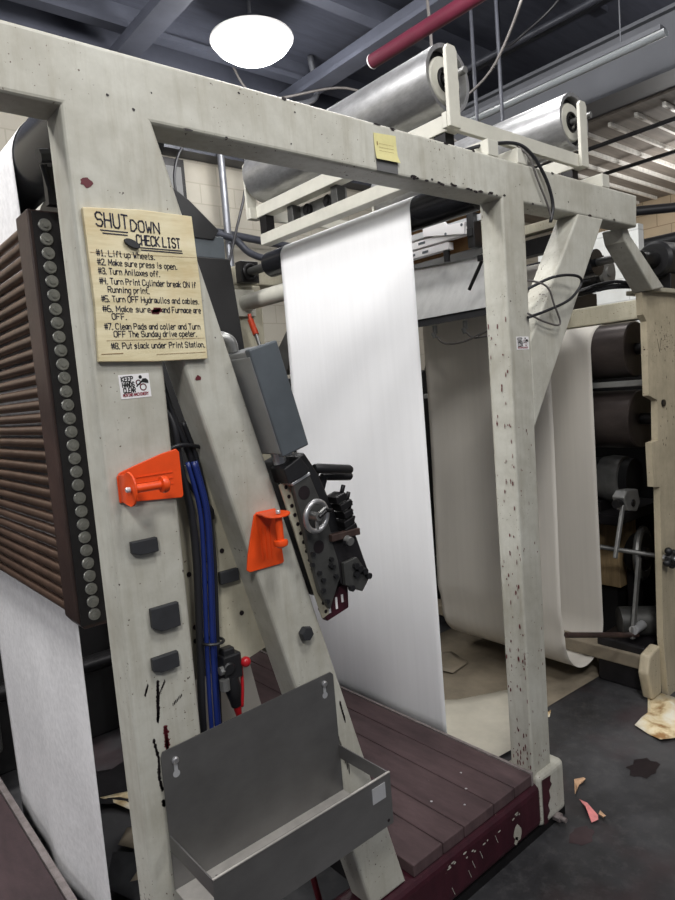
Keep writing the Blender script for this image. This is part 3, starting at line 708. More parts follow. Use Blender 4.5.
# ================================================================== ELECTRICAL BOX AND CONTROL UNIT on the slanted leg
u = V((.259,0,-.966)); v = V((.966,0,.259))
def E(z): return V((.705+(2.008-z)*.268-.003, 0, z))       # right edge of the slanted leg
def Lp(a, s, y):                                         # a: down the leg from z=1.70; s: out from its right edge
    p = E(1.70) + u*a + v*s; p.y = y; return p
BX = thing('junction_box', Lp(.28, .05, 1.25), 'blue grey electrical box with a lighter side, fixed to the slanted leg', 'electrical box')
def lbox(a0, a1, s0, s1, y0, y1): return MB().obox(Lp((a0+a1)/2, (s0+s1)/2, (y0+y1)/2), u, Y_, v, (a1-a0, y1-y0, s1-s0))
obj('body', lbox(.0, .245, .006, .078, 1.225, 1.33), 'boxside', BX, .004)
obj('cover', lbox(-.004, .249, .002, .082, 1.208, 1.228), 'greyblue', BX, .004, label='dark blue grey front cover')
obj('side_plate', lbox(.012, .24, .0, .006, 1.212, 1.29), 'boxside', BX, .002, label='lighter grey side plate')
obj('conduit_elbow', MB().tube([Lp(-.002,.02,1.3), Lp(-.03,.02,1.3), Lp(-.045,.0,1.32), Lp(-.04,-.03,1.37)], .013, 14), 'grey', BX)
m = MB()
for a in (.03,.215): m.cyl(Lp(a, .085, 1.24), Lp(a, .078, 1.24), .006, 8)
obj('hinge', m, 'blackmetal', BX)
obj('cable_gland', MB().cyl(Lp(.245,.03,1.27), Lp(.275,.03,1.27), .016, 14).cyl(Lp(.245,.055,1.26), Lp(.262,.055,1.26), .012, 14), 'silver', BX)

CU = thing('web_tension_unit', Lp(.5, .06, 1.25), 'black adjusting unit with silver handwheel and two levers on the slanted leg', 'machine unit')
def lp2(pts, y): return [Lp(a, s, y) for a, s in pts]
def toL(x, z):
    d = V((x,0,z))-E(1.70); return (d.dot(u), d.dot(v))
SP = obj('mounting_strip', lbox(*(lambda a,b: (a[0], b[0]))(toL(.868,1.392), toL(.957,1.04)), .0, .03, 1.256, 1.262), 'cream2', CU, .001)
a0, a1 = toL(.868,1.392)[0], toL(.957,1.04)[0]
m = MB()
for k in range(15):
    a = a0 + .012 + (a1-a0-.024)*k/14; m.cyl(Lp(a,.015,1.2558), Lp(a,.015,1.2552), .005, 12)
obj('strip_hole', m, 'ink_black', SP)
pn = [toL(*p) for p in ((.891,1.392),(.943,1.408),(.985,1.30),(1.018,1.148),(.972,1.065),(.945,1.115))]
PN = obj('front_panel', MB().prism(lp2(pn, 1.236), (0,.016,0)), 'darkgrey', CU, .003)
obj('panel_edge', MB().prism(lp2([toL(*p) for p in ((.886,1.394),(.943,1.413),(.944,1.406),(.889,1.388))], 1.234), (0,.05,0)), 'silver', CU, .001, label='bright top edge of the panel')
m = MB()
for x, z, r in ((.922,1.366,.017),(.952,1.228,.016)): obj('panel_recess', MB().cyl((x,1.2352,z),(x,1.236,z),r,24), 'ink_black', PN)
m = MB()
for x, z in ((.925,1.19),(.945,1.165),(.955,1.145),(.952,1.12),(.985,1.19),(.99,1.17),(.995,1.145),(.962,1.09),(.93,1.215),(.982,1.175)):
    obj('panel_bolt', MB().cyl((x,1.236,z),(x,1.228,z),.006,6), 'black', PN)
hw = V((.925,1.20,1.312))
WH = obj('handwheel', MB().ring(hw, (-.12,1,.05), .035, .0066, 40, 12), 'chrome', CU, label='silver handwheel')
m = MB().cyl(hw+V((0,-.012,0)), hw+V((0,.038,0)), .010, 16)
for k in range(3):
    a = .5 + 2*math.pi*k/3; m.cyl(hw, hw+V((.035*math.cos(a),0,.035*math.sin(a))), .0045, 10)
obj('spokes', m, 'grey', WH)
obj('crank', MB().cyl(hw+V((-.002,-.014,0)), hw+V((.022,-.014,.012)), .0045, 10).cyl(hw+V((.022,-.014,.012)), hw+V((.022,-.034,.012)), .005, 12), 'blackmetal', WH)
# black body behind the panel
obj('body', MB().prism(lp2([toL(*p) for p in ((.885,1.44),(.95,1.46),(.99,1.40),(1.045,1.26),(1.03,1.10),(.965,1.09),(.90,1.36))], 1.258), (0,.10,0)), 'black', CU, .006)
obj('top_block', MB().prism(lp2([toL(*p) for p in ((.862,1.432),(.912,1.455),(.935,1.425),(.93,1.41),(.872,1.395))], 1.225), (0,.06,0)), 'black', CU, .003)
obj('lever', MB().lathe((.985,1.27,1.415), (1,0,-.17), [(0,0),(0,.010),(.01,.0125),(.115,.0125),(.122,.009),(.124,0)], 16), 'black', CU)
obj('lever', MB().lathe((1.03,1.30,1.385), (1,0,-.12), [(0,0),(0,.009),(.085,.0115),(.095,.0115),(.1,.008),(.102,0)], 16), 'black', CU)
obj('lever_mount', MB().cyl((.99,1.28,1.41),(.975,1.30,1.33),.016,12).cyl((1.035,1.30,1.385),(1.01,1.31,1.31),.012,12), 'black', CU)
m = MB()
for k, (x, z, w_) in enumerate(((1.03,1.335,.035),(1.045,1.315,.04),(1.05,1.292,.03),(1.05,1.27,.034),(1.055,1.252,.04))):
    m.obox((x,1.25,z), v, Y_, u, (w_,.045,.018))
    m.cyl((x+.012,1.24,z+.012),(x+.02,1.24,z+.03),.006,8)
obj('valve_stack', m, 'blackmetal', CU, .002)
LB = obj('lower_bracket', MB().prism([(.988,1.235,1.25),(1.072,1.235,1.247),(1.074,1.235,1.232),(1.112,1.235,1.115),(1.076,1.235,1.085),(1.012,1.235,1.12),(1.008,1.235,1.18)], (0,.06,0)), 'rackface', CU, .003)
obj('bracket_lip', MB().box(.985,1.078,1.222,1.236,1.234,1.252), 'rackbrown', LB, .002)
obj('bracket_plate', MB().prism([(1.015,1.222,1.175),(1.06,1.222,1.18),(1.10,1.222,1.12),(1.07,1.222,1.088),(1.016,1.222,1.118)], (0,.012,0)), 'darkgrey', LB, .002)
m = MB()
for x, z in ((1.05,1.16),(1.062,1.15),(1.05,1.138),(1.078,1.14),(1.09,1.125),(1.03,1.108),(1.025,1.225)):
    obj('bracket_bolt', MB().cyl((x,1.222,z),(x,1.212,z),.0085,8), 'black', LB)
obj('bracket_screw', MB().cyl((1.03,1.222,1.232),(1.03,1.205,1.228),.011,12), 'grey', LB)
obj('skirt_plate', MB().prism([(.962,1.256,1.062),(1.0,1.256,1.105),(1.052,1.256,1.112),(1.048,1.256,1.045),(.975,1.256,1.03)], (0,.02,0)), 'rail', CU, .002, label='dark red lower plate')
m = MB()
for x, z, h_ in ((.985,1.058,.018),(1.008,1.068,.03),(1.028,1.075,.02)): m.box(x-.003,x+.003,1.2545,1.256,z-h_/2,z+h_/2)
obj('plate_slot', m, 'white', CU)

# ================================================================== ROLLER RACK on the left
RK = thing('bar_rack', (.49, 1.6, 1.12), 'rack of many stacked brown horizontal bars with bolted end plate beside the left post', 'rack')
obj('end_plate', MB().prism([(.441,1.475,2.033),(.565,1.475,2.033),(.565,1.475,1.115),(.458,1.475,1.115),(.444,1.475,1.135)], (0,.085,0)), 'rackbrown', RK, .003)
obj('bolt_face', MB().box(.450, .565, 1.470, 1.475, 1.125, 2.028), 'rackface', RK)
obj('end_plate', MB().box(.440, .565, 2.72, 2.78, 1.12, 2.03), 'rackbrown', RK, .003)
for k in range(30):
    z = 2.000 - k*(2.000-1.146)/29
    obj('bolt', MB().lathe((.4725+.008*k/29, 1.470, z), (0,-1,0), [(0,0),(0,.0132),(.004,.0136),(.006,.0122),(.0062,0)], 16).cyl((.4725+.008*k/29,1.464,z),(.4725+.008*k/29,1.461,z),.0065,6), 'bolt', RK)
for k in range(30):
    z = 2.008 - k*(2.008-1.15)/29
    obj('bar', MB().cyl((.458, 1.56, z), (.458, 2.72, z), .0115, 14), 'rod', RK)
m = MB().tube([(.505,1.45,1.975),(.512,1.45,1.93),(.515,1.45,1.9)], .009, 8); obj('side_fitting', m, 'blackmetal', RK)

# big dark roller and pale tube above the rack
t = thing('dark_roller', (.61, 2.1, 2.08), 'big dark roller above the bar rack with the white web running over it', 'roller')
obj('drum', MB().lathe((.615,1.40,2.215), (0,1,0), [(0,0),(0,.122),(1.36,.122),(1.36,0)], 48), 'blackroller', t)
obj('axle', MB().cyl((.615,1.362,2.215),(.615,2.9,2.215),.02,16), 'grey', t)
single('pale_tube', MB().cyl((.547,1.6,2.06),(.547,2.72,2.06),.04,28), 'hubcream', 'pale round tube just above the bar rack under the dark roller', 'tube')
t = thing('clamp_bolt', (.47, 1.42, 2.05), 'black clamp bolt with a short rod behind the left post, above the rack', 'bolt')
obj('bolt_head', MB().cyl((.455,1.40,2.118),(.475,1.40,2.122),.014,8).cyl((.475,1.40,2.122),(.5,1.385,2.128),.008,8), 'black', t)
obj('rod', MB().cyl((.468,1.42,2.11),(.49,1.44,2.036),.007,10).box(.474,.51,1.43,1.45,2.034,2.11), 'blackmetal', t)

# ================================================================== PAPER WEBS
def arc(cx, cz, r, a0, a1, n=14): return [(cx+r*math.cos(a0+(a1-a0)*k/n), cz+r*math.sin(a0+(a1-a0)*k/n)) for k in range(n+1)]
pi = math.pi
def wob_main(x, y, z):
    k = max(0, min(1, (2.2-z)/2)); return V((.006*k*math.sin(5*(y-1.7)+1.0)+.004*k*math.sin(9*y), 0, 0))
prof = arc(1.942,2.252,.0625, pi*.18, pi, 16) + [(1.8795, 2.25-k*.0875) for k in range(1, 25)]
single('paper_web', MB().sheet(prof, 1.708, 2.545, 30, wob_main), 'paper', 'bright white paper web hanging straight down behind the maroon step', 'paper web', solid=.0005)
prof = [(2.80,2.12)] + [(2.78+.01*math.sin(k*.12), 2.08-.05*k) for k in range(0,34)] + [(2.79+.005*0, .36)] + arc(2.985,.285,.188, pi, 2*pi, 22) + [(3.172, .285+.045*k) for k in range(1,31)] + arc(3.312,1.69,.1415, pi, .25*pi, 16)
def wob_loop(x, y, z):
    k = max(0, min(1, (1.9-z)/1.6)); s = (2.9-x)/.2 if x < 2.9 else 0
    return V((.014*k*math.sin(6*(y-1.7))*max(0,min(1,s)), 0, .03*(1.71-y)*max(0, min(1, (.6-z)/.4))*-1*.4))
single('paper_web', MB().sheet(prof, 1.715, 2.495, 30, wob_loop), 'paper_tan', 'slack paper web sagging in a U loop near the floor by the black rollers', 'paper web', solid=.0005)
prof = arc(.615,2.215,.1245, pi*.3, pi, 14) + [(.4905+.022*min(1,k/9), 2.2-.0885*k) for k in range(1, 25)]
def wob_left(x, y, z):
    k = max(0, min(1, (1.0-z)/.9)); return V((.010*k*math.sin(9*(y-1.7)+.6)+.006*k*math.sin(17*y+z*2), 0, 0))
single('paper_web', MB().sheet(prof, 1.70, 2.66, 40, wob_left), 'paper_speck', 'white speckled paper web coming down behind the bar rack at far left', 'paper web', solid=.0005)
# roller carrying the main web
t = thing('web_roller', (1.942, 2.1, 2.19), 'dark chrome roller under the top edge of the bright white web', 'roller')
obj('drum', MB().lathe((1.942,1.44,2.252), (0,1,0), [(0,0),(0,.0615),(1.27,.0615),(1.27,0)], 40), 'blackroller', t)
obj('axle', MB().cyl((1.942,1.37,2.252),(1.942,2.96,2.252),.022,18), 'darkgrey', t)
obj('bearing_block', MB().box(1.89,2.0,2.91,2.965,2.20,2.31).ring((1.942,2.905,2.252),(0,1,0),.036,.012,24,8), 'blackmetal', t, .004)
obj('bearing_block', MB().box(1.90,1.985,1.362,1.40,2.19,2.30), 'cream2', t, .003)

# ================================================================== RAIL, PANEL AND FITTINGS behind the web
t = thing('linear_guide', (2.6, 2.1, 2.2), 'white aluminium slide rails with carriage plate beside the white web', 'slide rail')
obj('rail', MB().box(2.57, 2.61, 1.98, 2.75, 2.29, 2.325), 'white', t, .002)
obj('rail', MB().box(2.57, 2.61, 2.1, 2.75, 2.245, 2.28), 'white', t, .002)
obj('rail', MB().box(2.59, 2.63, 1.9, 2.4, 2.34, 2.37), 'silver', t, .002)
obj('carriage', MB().prism([(2.555,2.245,2.335),(2.555,1.99,2.29),(2.555,1.985,2.345),(2.555,2.09,2.355),(2.555,2.13,2.40),(2.555,2.245,2.41)], (.02,0,0)), 'white', t, .002)
m = MB()
for y, z in ((2.225,2.395),(2.15,2.39),(2.10,2.315),(2.0,2.335)): m.cyl((2.553,y,z),(2.5555,y,z),.007,10)
for y, z, l in ((2.35,2.31,.03),(2.27,2.31,.045),(2.4,2.262,.02),(2.33,2.262,.02),(2.25,2.262,.04),(2.37,2.268,.012)): m.box(2.5688,2.57,y-l/2,y+l/2,z-.006,z+.006)
obj('mark', m, 'greyblue', t)
obj('end_clamp', MB().box(2.56,2.62,1.935,1.975,2.22,2.38).box(2.55,2.6,1.94,1.97,2.27,2.31), 'black', t, .003)
obj('clamp_screw', MB().cyl((2.59,2.13,2.244),(2.59,2.13,2.19),.016,10), 'black', t)
single('cardboard_strip', MB().box(2.66, 2.67, 1.85, 2.75, 2.24, 2.46), 'cardboard', 'brown cardboard strip behind the white slide rails', 'cardboard')
t = thing('wash_panel', (2.52, 2.05, 1.9), 'scuffed aluminium panel with black frame right of the white web', 'panel')
tz = lambda y, z, d=0: (2.505+d+(z-1.925)*.75, y*(1+(z-1.925)*.75/2.55), 1.6+(z-1.6)*(1+(z-1.925)*.75/2.55))
obj('frame', MB().prism([tz(*p, .01) for p in ((1.785,1.89),(2.6,1.885),(2.6,2.225),(1.785,2.19))], (.05,0,.03)), 'black', t, .004)
obj('sheet', MB().prism([tz(*p) for p in ((1.835,2.185),(1.83,1.94),(1.85,1.925),(2.33,1.925),(2.33,2.205))], (.006,0,.004)), 'alu', t, .001)
obj('cover_strip', MB().prism([tz(*p, -.006) for p in ((1.79,2.185),(2.55,2.235),(2.55,2.195),(1.9,2.155))], (.010,0,.006)), 'darkgrey', t, .001)
obj('handle', MB().cyl((2.42,1.79,2.125),(2.42,1.875,2.005),.008,10).box(2.40,2.52,1.775,1.805,2.115,2.14), 'black', t)
for y in (2.19, 2.0): obj('nozzle', MB().cyl((2.535,y,1.885),(2.535,y,1.845),.012,12).cyl((2.52,y+.003,1.85),(2.53,y,1.825),.010,10), 'grey', t)
single('sagging_wire', MB().tube([(2.53,2.19,1.84),(2.52,2.12,1.79),(2.51,2.0,1.785),(2.5,1.88,1.81),(2.5,1.8,1.83)], .005), 'cablegrey', 'grey wire sagging below the aluminium panel, left loop', 'cable')
single('sagging_wire', MB().tube([(2.53,2.0,1.835),(2.52,1.95,1.80),(2.5,1.88,1.795),(2.5,1.78,1.80)], .005), 'cablegrey', 'grey wire sagging below the aluminium panel, right loop', 'cable')
t = thing('idler_roller', (2.86, 2.1, 2.02), 'dark idler roller above the slack paper loop', 'roller')
obj('drum', MB().cyl((2.868,1.5,2.08),(2.868,2.7,2.08),.06,30), 'blackroller', t)
obj('axle', MB().cyl((2.868,1.4,2.08),(2.868,2.98,2.08),.018,12), 'grey', t)
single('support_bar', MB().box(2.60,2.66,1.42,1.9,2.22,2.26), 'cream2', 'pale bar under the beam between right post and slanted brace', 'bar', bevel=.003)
single('support_bar', MB().box(2.62,2.68,1.42,1.9,2.13,2.2), 'blackmetal', 'black bar under the beam between right post and slanted brace', 'bar', bevel=.003)

# pieces behind the left edge of the white web
t = thing('hand_tool', (1.9, 2.85, 1.86), 'orange red handled tool hanging on the far post left of the white web', 'tool')
obj('handle', MB().cyl((1.893,2.87,2.0),(1.893,2.83,1.92),.016,12).cyl((1.893,2.875,2.03),(1.893,2.87,2.0),.010,10), 'redorange', t)
obj('blade', MB().cyl((1.893,2.83,1.92),(1.893,2.80,1.85),.010,10), 'grey', t)
obj('grip', MB().cyl((1.893,2.85,1.86),(1.893,2.84,1.80),.012,10), 'red', t)
single('angled_bracket', MB().prism([(1.93,2.78,1.72),(1.93,2.66,1.70),(1.93,2.52,1.86),(1.93,2.52,1.98),(1.93,2.58,1.95),(1.93,2.72,1.82)], (.06,0,0)), 'darkgrey', 'dark grey angled bracket beside the left edge of the white web', 'bracket', bevel=.004)
t = thing('red_plug', (1.9, 2.55, 1.37), 'red plugs on a cord behind the blue grey junction box', 'plug')
obj('plug', MB().cyl((1.9,2.56,1.62),(1.9,2.55,1.56),.012,12), 'red', t)
obj('plug', MB().ball((1.9,2.535,1.50), .022), 'red', t)
obj('cord', MB().tube([(1.9,2.57,1.70),(1.9,2.555,1.58),(1.9,2.54,1.5),(1.9,2.56,1.36)], .005), 'white', t)

# black cabinet behind the fork of the frame
CB = thing('tall_cabinet', (1.4, 2.9, 0), 'tall black cabinet with grey top band behind the slanted leg', 'cabinet')
K = 2.75/2; cz = lambda x, z: (x*K, 2.75, 1.6+(z-1.6)*K)
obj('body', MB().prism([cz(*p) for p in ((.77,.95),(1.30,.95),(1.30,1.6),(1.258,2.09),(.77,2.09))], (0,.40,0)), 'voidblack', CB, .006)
obj('top_band', MB().box(.78*K, 1.245*K, 2.76, 3.13, 1.6+.49*K, 1.6+.565*K), 'greyblue', CB, .004)
obj('hood', MB().prism([cz(*p) for p in ((.78,2.165),(1.20,2.15),(1.225,2.185),(1.12,2.275),(.88,2.42),(.78,2.42))], (0,.35,0)), 'black', CB, .004)
for x in (1.10, 1.70): obj('leg', MB().box(x, x+.06, 3.005, 3.05, 0, 1.6-.65*K), 'voidblack', CB)

# dark press unit deep behind
t = thing('press_unit', (0, 3.4, 0), 'dark grimy press unit in the shadow behind the left paper web', 'machine')
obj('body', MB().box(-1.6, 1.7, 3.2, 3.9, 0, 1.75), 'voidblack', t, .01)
obj('cross_bar', MB().cyl((-1.5,3.12,.42),(1.6,3.12,.40),.04,14), 'blackmetal', t)
obj('guard', MB().box(.1,.55,3.02,3.10,.18,.55), 'darkgrey', t, .02)
t = thing('press_unit', (3.2, 3.4, 0), 'dark machine housing in the shadow beyond the slack paper loop', 'machine')
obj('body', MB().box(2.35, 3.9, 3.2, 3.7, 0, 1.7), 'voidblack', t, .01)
obj('cross_bar', MB().cyl((2.4, 3.15, .3), (3.9, 3.15, .32), .035, 14), 'blackmetal', t)
single('guard_plate', MB().prism([(.62,1.60,.30),(1.06,1.60,.30),(.966,1.60,.72),(.941,1.60,.857),(.90,1.60,1.0),(.62,1.60,1.0)], (0,.006,0)), 'paper_tan', 'pale guard plate behind the blow gun, above the tray', 'plate')

# ================================================================== STEP PLATFORM and left deck
SPF = thing('step_platform', (1.5, 1.9, 0), 'maroon plank step platform in front of the bright white web', 'platform')
xs = [1.215, 1.345, 1.445, 1.595, 1.71, 1.812]
for a, c in zip(xs, xs[1:]):
    obj('plank', MB().box(a+.0018, c-.0018, 1.265, 3.0, .198, .235), 'plank', SPF, .003)
obj('edge_strip', MB().box(1.812, 1.824, 1.268, 3.0, .19, .238), 'edge', SPF, .001, label='scuffed metal edge strip')
obj('support', MB().box(1.23, 1.81, 1.41, 2.98, 0.0, .196), 'rackface', SPF)
T3 = lambda q: V((q.x, q.y, .2356)); m = MB()
for x, y in ((1.66,1.45),(1.60,1.38),(1.53,1.33),(1.47,1.42)): m.blob((x,y), T3, .004, .004, 10)
obj('screw_head', m, 'silver', SPF)
DK = thing('side_deck', (-.3, 2.5, 0), 'maroon deck with worn edge at lower left beside the speckled web', 'platform')
obj('deck_top', MB().box(-1.4, .445, 1.41, 3.0, .195, .235), 'deck', DK, .003)
obj('edge_strip', MB().box(  .449, .472, 1.41, 3.0, .19, .233), 'edge', DK, .004, label='worn pale edge strip')
obj('support', MB().box(-1.35, .42, 1.42, 2.98, 0, .194), 'rackface', DK)

# ================================================================== PRESS AT RIGHT
PS = thing('printing_press', (3.3, 1.4, 0), 'cream painted side plate of the press at the right edge', 'machine')
SPP = [(3.10,1.36,0),(3.07,1.36,.30),(3.082,1.36,.70),(3.092,1.36,1.03),(3.032,1.36,1.04),(3.026,1.36,1.246),(3.09,1.36,1.25),(3.10,1.36,1.438),(3.018,1.36,1.465),(3.022,1.36,1.80),(2.99,1.36,1.83),(2.987,1.36,1.93),(4.2,1.36,1.93),(4.2,1.36,0)]
T4 = lambda q: V((q.x, 1.3593, q.y))
def side_chips(m):
    for _ in range(28): m.blob((random.uniform(3.09,3.35), random.uniform(1.2,1.85)), T4, .003, random.uniform(.003,.008), 8)
    m.stroke([(3.12,1.72),(3.14,1.66),(3.16,1.72)], .004, T4)
obj('side_plate', marks(MB().prism(SPP, (0,.03,0)), side_chips), ['cream3', 'ink_black'], PS)
obj('top_plate', MB().box(3.04, 4.1, 1.33, 1.46, 1.93, 1.95), 'cream2', PS, .003)
obj('base_shoe', MB().prism([(2.98,1.38,.02),(2.94,1.38,.16),(2.97,1.38,.24),(3.08,1.38,.26),(3.08,1.38,.02)], (0,.05,0)), 'cream3', PS, .01)
m = MB().cyl((3.155,1.36,1.42),(3.155,1.352,1.42),.017,16); obj('bolt', m, 'blackmetal', PS)
obj('cross_beam', MB().box(3.42, 3.54, 1.40, 2.9, 1.845, 1.945), 'cream2', PS, .006, label='pale cross beam above the black rollers')
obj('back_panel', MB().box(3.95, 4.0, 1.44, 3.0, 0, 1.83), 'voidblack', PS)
def ink_roller(x, z, r, label):
    t = thing('black_roller', (x, 2.0, z-r), label, 'roller', 'black press rollers')
    obj('drum', MB().lathe((x,1.545,z), (0,1,0), [(0,0),(0,r-.006),(.006,r),(1.3,r),(1.3,0)], 56), 'darkroller', t)
    obj('axle', MB().cyl((x,1.44,z),(x,2.95,z),.03,16), 'blackmetal', t)
    return t
ink_roller(3.312, 1.69, .140, 'upper black press roller, half wrapped by the slack paper web')
ink_roller(3.335, 1.335, .150, 'lower black press roller, bare, under the wrapped one')
single('doctor_bar', MB().box(3.2,3.26,1.45,2.9,1.505,1.535), 'grey', 'grey bar squeezed between the two black press rollers', 'bar', bevel=.004)
t = thing('electric_motor', (3.6, 1.9, .8), 'dark grey electric motor under the lower black press roller', 'motor')
obj('body', MB().lathe((3.55,2.3,.975), (.05,-1,0), [(0,0),(0,.115),(.42,.12),(.42,0)], 30), 'blackmetal', t)
m = MB()
for k in range(9): m.ring((3.555+.003*k,2.25-.035*k,.975),(.05,-1,0),.118,.005,30,6)
obj('fins', m, 'blackmetal', t)
obj('end_bell', MB().lathe((3.57,1.88,.975), (.05,-1,0), [(0,.125),(.05,.135),(.12,.13),(.13,.1)], 30), 'grey', t, label='lighter grey bell housing')
obj('flange', MB().cyl((3.577,1.76,.975),(3.58,1.71,.975),.118,30), 'black', t)
obj('foot', MB().box(3.45,3.66,1.85,2.25,.80,.86), 'blackmetal', t, .004)
single('motor_shelf', MB().box(3.4,3.945,1.72,2.5,.745,.80), 'rackface', 'dark shelf carrying the electric motor inside the press', 'shelf', bevel=.003)
t = thing('wood_crate', (3.6, 1.95, 0), 'pale wooden box behind the slack paper loop under the motor', 'box')
obj('box', MB().box(3.58,3.8,1.82,2.12,.33,.70), 'wood', t, .004)
obj('lid', MB().box(3.57,3.81,1.81,2.13,.70,.715), 'black', t)
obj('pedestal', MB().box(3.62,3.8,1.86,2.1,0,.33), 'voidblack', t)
t = thing('lever_arm', (3.05, 1.5, .9), 'grey cast lever arm with two flat links on the press side', 'lever')
obj('casting', MB().prism([(3.02,1.50,.98),(3.06,1.50,1.01),(3.17,1.50,1.0),(3.19,1.50,.93),(3.15,1.50,.89),(3.06,1.50,.91)], (0,.06,0)), 'grey', t, .006)
obj('pivot', MB().cyl((3.0,1.53,.95),(3.06,1.53,.95),.022,16).cyl((3.11,1.495,.94),(3.11,1.5,.94),.018,16), 'blackmetal', t)
obj('link', MB().obox((2.99,1.515,.82), V((.925,0,-.38)), Y_, V((.38,0,.925)), (.022,.014,.26)), 'grey', t, .002)
obj('link', MB().obox((3.11,1.505,.46), V((.968,0,-.25)), Y_, V((.25,0,.968)), (.03,.014,.40)), 'grey', t, .002)
single('steel_rod', MB().cyl((3.37,1.5,.615),(3.19,2.05,.68),.013,14), 'grey', 'thin bright steel rod sticking out right of the slack paper loop', 'rod')
single('steel_rod', MB().cyl((3.10,1.5,.275),(2.62,1.60,.40),.013,14), 'rackbrown', 'rusty brown rod crossing in front of the slack paper loop', 'rod')
t = thing('star_handwheel', (3.105, 1.33, .63), 'black star shaped handwheel at the right edge of the press', 'handwheel')
KX, KZ = 3.105, .69
m = MB().cyl((KX,1.345,KZ),(KX,1.31,KZ),.028,14)
for k in range(4):
    a = .4+k*pi/2; m.cyl((KX,1.33,KZ),(KX+.04*math.cos(a),1.33,KZ+.04*math.sin(a)),.016,12); m.ball((KX+.04*math.cos(a),1.33,KZ+.04*math.sin(a)),.018,12)
obj('knob', m, 'black', t); obj('screw', MB().cyl((KX,1.31,KZ),(KX,1.30,KZ),.010,8).cyl((KX,1.345,KZ),(KX,1.36,KZ),.012,10), 'silver', t)
t = thing('belt_pulley', (3.7, 1.75, .33), 'dark belt pulley in the shadow behind the lever links', 'pulley')
obj('rim', MB().ring((3.66,1.72,.535),(.2,-1,0),.135,.022,40,10), 'grey', t)
obj('disc', MB().cyl((3.665,1.75,.535),(3.66,1.73,.535),.12,36), 'blackmetal', t)
obj('hub', MB().cyl((3.66,1.74,.535),(3.655,1.69,.535),.035,20), 'darkgrey', t)
obj('bracket', MB().box(3.62,3.72,1.755,1.80,0,.55), 'rackface', t, .004)
t = thing('shaft_coupling', (3.15, 1.5, .22), 'grey coupling with bright collar low on the press side', 'coupling')
obj('drum', MB().cyl((3.16,1.62,.30),(3.30,1.46,.30),.075,26), 'darkgrey', t)
obj('collar', MB().cyl((3.06,1.50,.31),(3.16,1.50,.31),.022,16), 'silver', t)
obj('base', MB().box(3.07,3.35,1.45,1.7,.0,.23), 'rackface', t, .01)
single('lower_beam', MB().box(3.05,3.14,1.46,2.95,.12,.19), 'floorsheet', 'dirty cream beam near the floor behind the slack paper loop', 'beam', bevel=.006)
single('threaded_valve', MB().cyl((3.4,1.5,.46),(3.4,1.46,.46),.04,20).ring((3.4,1.46,.46),(0,1,0),.026,.006,20,6), 'grey', 'round grey valve cap on the press beside the lower link', 'valve')
# motor on the cross beam and motor at right edge
t = thing('gear_motor', (3.75, 2.05, 1.83), 'black gear motor on the press behind the slanted brace', 'motor')
obj('body', MB().lathe((3.75,2.32,2.163), (0,-1,0), [(0,0),(0,.085),(.03,.1),(.36,.1),(.385,.088),(.385,0)], 30), 'blackmetal', t)
for k in range(14):
    a = 2*pi*k/14; obj('fin', MB().cyl((3.75+.1*math.cos(a),2.25,2.163+.1*math.sin(a)),(3.75+.1*math.cos(a),1.96,2.163+.1*math.sin(a)),.006,6), 'black', t)
obj('end_cap', MB().cyl((3.75,1.915,2.163),(3.75,1.895,2.163),.082,26).cyl((3.75,1.895,2.163),(3.75,1.888,2.163),.03,16), 'grey', t, label='grey end cap')
for dx, dz in ((.085,.075),(-.085,.075),(.085,-.075),(-.085,-.075)): obj('stud', MB().cyl((3.75+dx,1.95,2.163+dz),(3.75+dx,1.88,2.163+dz),.008,8), 'black', t)
obj('gearbox', MB().box(3.60, 3.84, 2.22, 2.52, 1.96, 2.2), 'black', t, .02)
obj('foot', MB().box(3.44, 3.84, 2.02, 2.45, 1.946, 2.06), 'blackmetal', t, .006)
t = thing('drive_motor', (3.9, 1.6, 1.95), 'blue black motor at the right edge above the press side', 'motor')
obj('body', MB().lathe((3.70,1.62,2.17), (1,-.05,.02), [(0,0),(0,.085),(.02,.1),(.5,.1),(.5,0)], 28), 'black', t)
obj('shaft', MB().cyl((3.55,1.63,2.165),(3.70,1.62,2.17),.045,18), 'blackmetal', t)
obj('mount', MB().box(3.75,4.05,1.55,1.68,1.835,2.09), 'blackmetal', t, .004)
for k, (dy, dz) in enumerate(((0,0),(.019,.012),(-.019,.024))):
    single('bundled_cable', MB().tube([(3.05,1.40,1.962+dz*.3),(2.98,1.5+dy,1.972+dz),(2.97,1.62+dy,1.965+dz),(3.1,1.8+dy,1.965+dz*.6),(3.40,2.0+dy,1.957)], .008), 'cable', 'black cable over the cross beam at the press corner, ' + ('lowest', 'middle', 'topmost')[k] + ' of three', 'cable', 'press corner cables')

